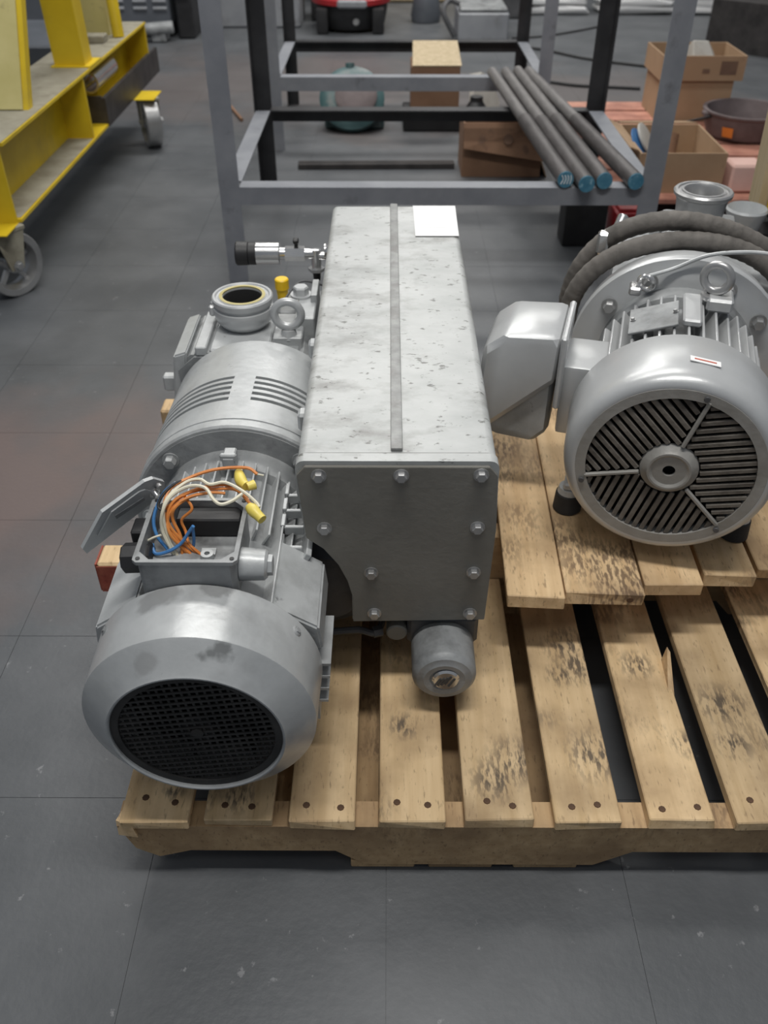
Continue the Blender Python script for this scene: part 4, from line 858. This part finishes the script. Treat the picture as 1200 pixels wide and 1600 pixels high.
# louvred machine at the top left
lm = thing('louvred_cabinet', 'slate grey machine cabinet with pressed louvres behind the yellow cart', 'cabinet', (-1.7, 6.7, 0))
MB().bx(-2.6, -1.44, 6.55, 7.1, .08, 1.2, .01).obj('cabinet_body', M['panel'], lm, off=True)
MB().bx(-2.6, -1.46, 6.62, 7.0, 0, .08).obj('plinth', M['black'], lm, off=True)
for cx in (-1.63, -1.50, -1.78):
    for k in range(3):
        MB().hull([(cx-.045, 6.55, .19+k*.042), (cx+.045, 6.55, .19+k*.042), (cx-.042, 6.535, .178+k*.042), (cx+.042, 6.535, .178+k*.042), (cx-.045, 6.55, .165+k*.042), (cx+.045, 6.55, .165+k*.042)]).obj('louvre', M['lightgray'], lm, off=True, smooth=False)
MB().cyl((-1.62, 6.42, .075), (-1.41, 6.46, .085), .038, .038, 20, .006).bx(-1.56, -1.46, 6.42, 6.56, 0, .06, .01).obj('pipe_outlet', M['gray_dirty_and_shade'], lm, off=True)
b = MB(); b.bx(-1.40, -1.29, 6.55, 6.95, 0, .42, .01); b.bx(-1.38, -1.31, 6.53, 6.55, .25, .29); tag(b.obj('dark_motor', M['black']), 'small dark unit right of the louvred cabinet', 'machine')
b = MB(); b.bx(-2.3, -1.55, 4.7, 5.4, .0, .30, .01); tag(b.obj('floor_chest', M['panel']), 'dark grey chest behind the yellow posts', 'chest')
# wrapped bales and clutter at the wall
for k, (x, w_) in enumerate(((1.25, .5), (1.85, .55), (2.45, .5))):
    b = MB(); rn = random.Random(k+3)
    for q in range(5):
        zz = .02+q*.055; b.rhull([(x+sx_*w_*.5*rn.uniform(.82, 1), 7.58+sy_*.13*rn.uniform(.7, 1), zz+rn.uniform(-.012, .012)+.02*t_) for sx_ in (-1, -.3, .3, 1) for sy_ in (-1, 1) for t_ in (0, 1)], .012)
    tag(b.obj('wrapped_bale', M['white']), ['white wrapped bale just right of the rack post, leftmost by the wall', 'white wrapped bale by the wall, middle one', 'crumpled white wrapped bale by the wall behind the right rack post'][k], 'bale', 'wrapped bales by the wall')
b = MB(); b.bx(1.02, 2.7, 7.5, 7.8, 0, .03, .004); 
tag(b.obj('blue_board', M['bluew']), 'thin blue board under the white wrapped bales', 'board') if False else b.bm.free()
b = MB(); b.bx(-.6, 1.0, 8.0, 8.5, .0, .30, .02); tag(b.obj('long_crate', M['tan']), 'long tan crate against the far wall', 'crate')
b = MB(); b.bx(.84, .97, 7.3, 7.6, .0, .5, .01); tag(b.obj('dark_stand', M['gray_dark']), 'dark stand between the rolls and the grey case', 'stand')
# dark machine base top right
dm = thing('machine_base', 'dark brown machine base at the top right corner', 'machine', (2.5, 5.9, 0))
MB().hull([(2.02, 6.25, .0), (3.4, 5.1, .0), (3.6, 6.6, 0), (2.3, 6.9, 0), (2.02, 6.25, .28), (3.4, 5.1, .28), (3.6, 6.6, .28), (2.3, 6.9, .28)]).obj('plinth', M['darksteel'], dm, off=True, smooth=False)
MB().hull([(2.55, 6.25, .28), (3.5, 5.5, .28), (3.6, 6.5, .28), (2.6, 6.8, .28), (2.55, 6.25, 1.4), (3.5, 5.5, 1.4), (3.6, 6.5, 1.4), (2.6, 6.8, 1.4)]).obj('column', M['black'], dm, off=True, smooth=False)
# cables on the floor
def floor_cable(px, label, r=.008):
    q = [at(x, y, 0)+V((0, 0, r+.0006)) for x, y in px]; b = MB(); b.tube(q, r, 7, 6); tag(b.obj('cable', M['rubber']), label, 'cable')
floor_cable([(800, 74), (850, 80), (905, 92), (960, 100), (1010, 106)], 'upper black cable curving over the floor left of the tall cardboard box')
floor_cable([(855, 130), (900, 136), (960, 139), (1000, 141)], 'lower straight black cable on the floor left of the tall cardboard box')
floor_cable([(800, 61), (850, 58), (900, 50), (960, 38)], 'faint thin cable farthest back, right of the grey case', .006)
q = [V((-.63, 3.6, .012)), V((-.60, 3.35, .012)), V((-.52, 3.2, .012)), V((-.47, 3.12, .02))]
b = MB(); b.tube([at(347, 150, .009), at(362, 168, .009), at(378, 187, .009)], .008, 7, 5); tag(b.obj('copper_pipe', M['cardboard_dark']), 'short brown rubber hose on the floor left of the black rear post', 'hose')
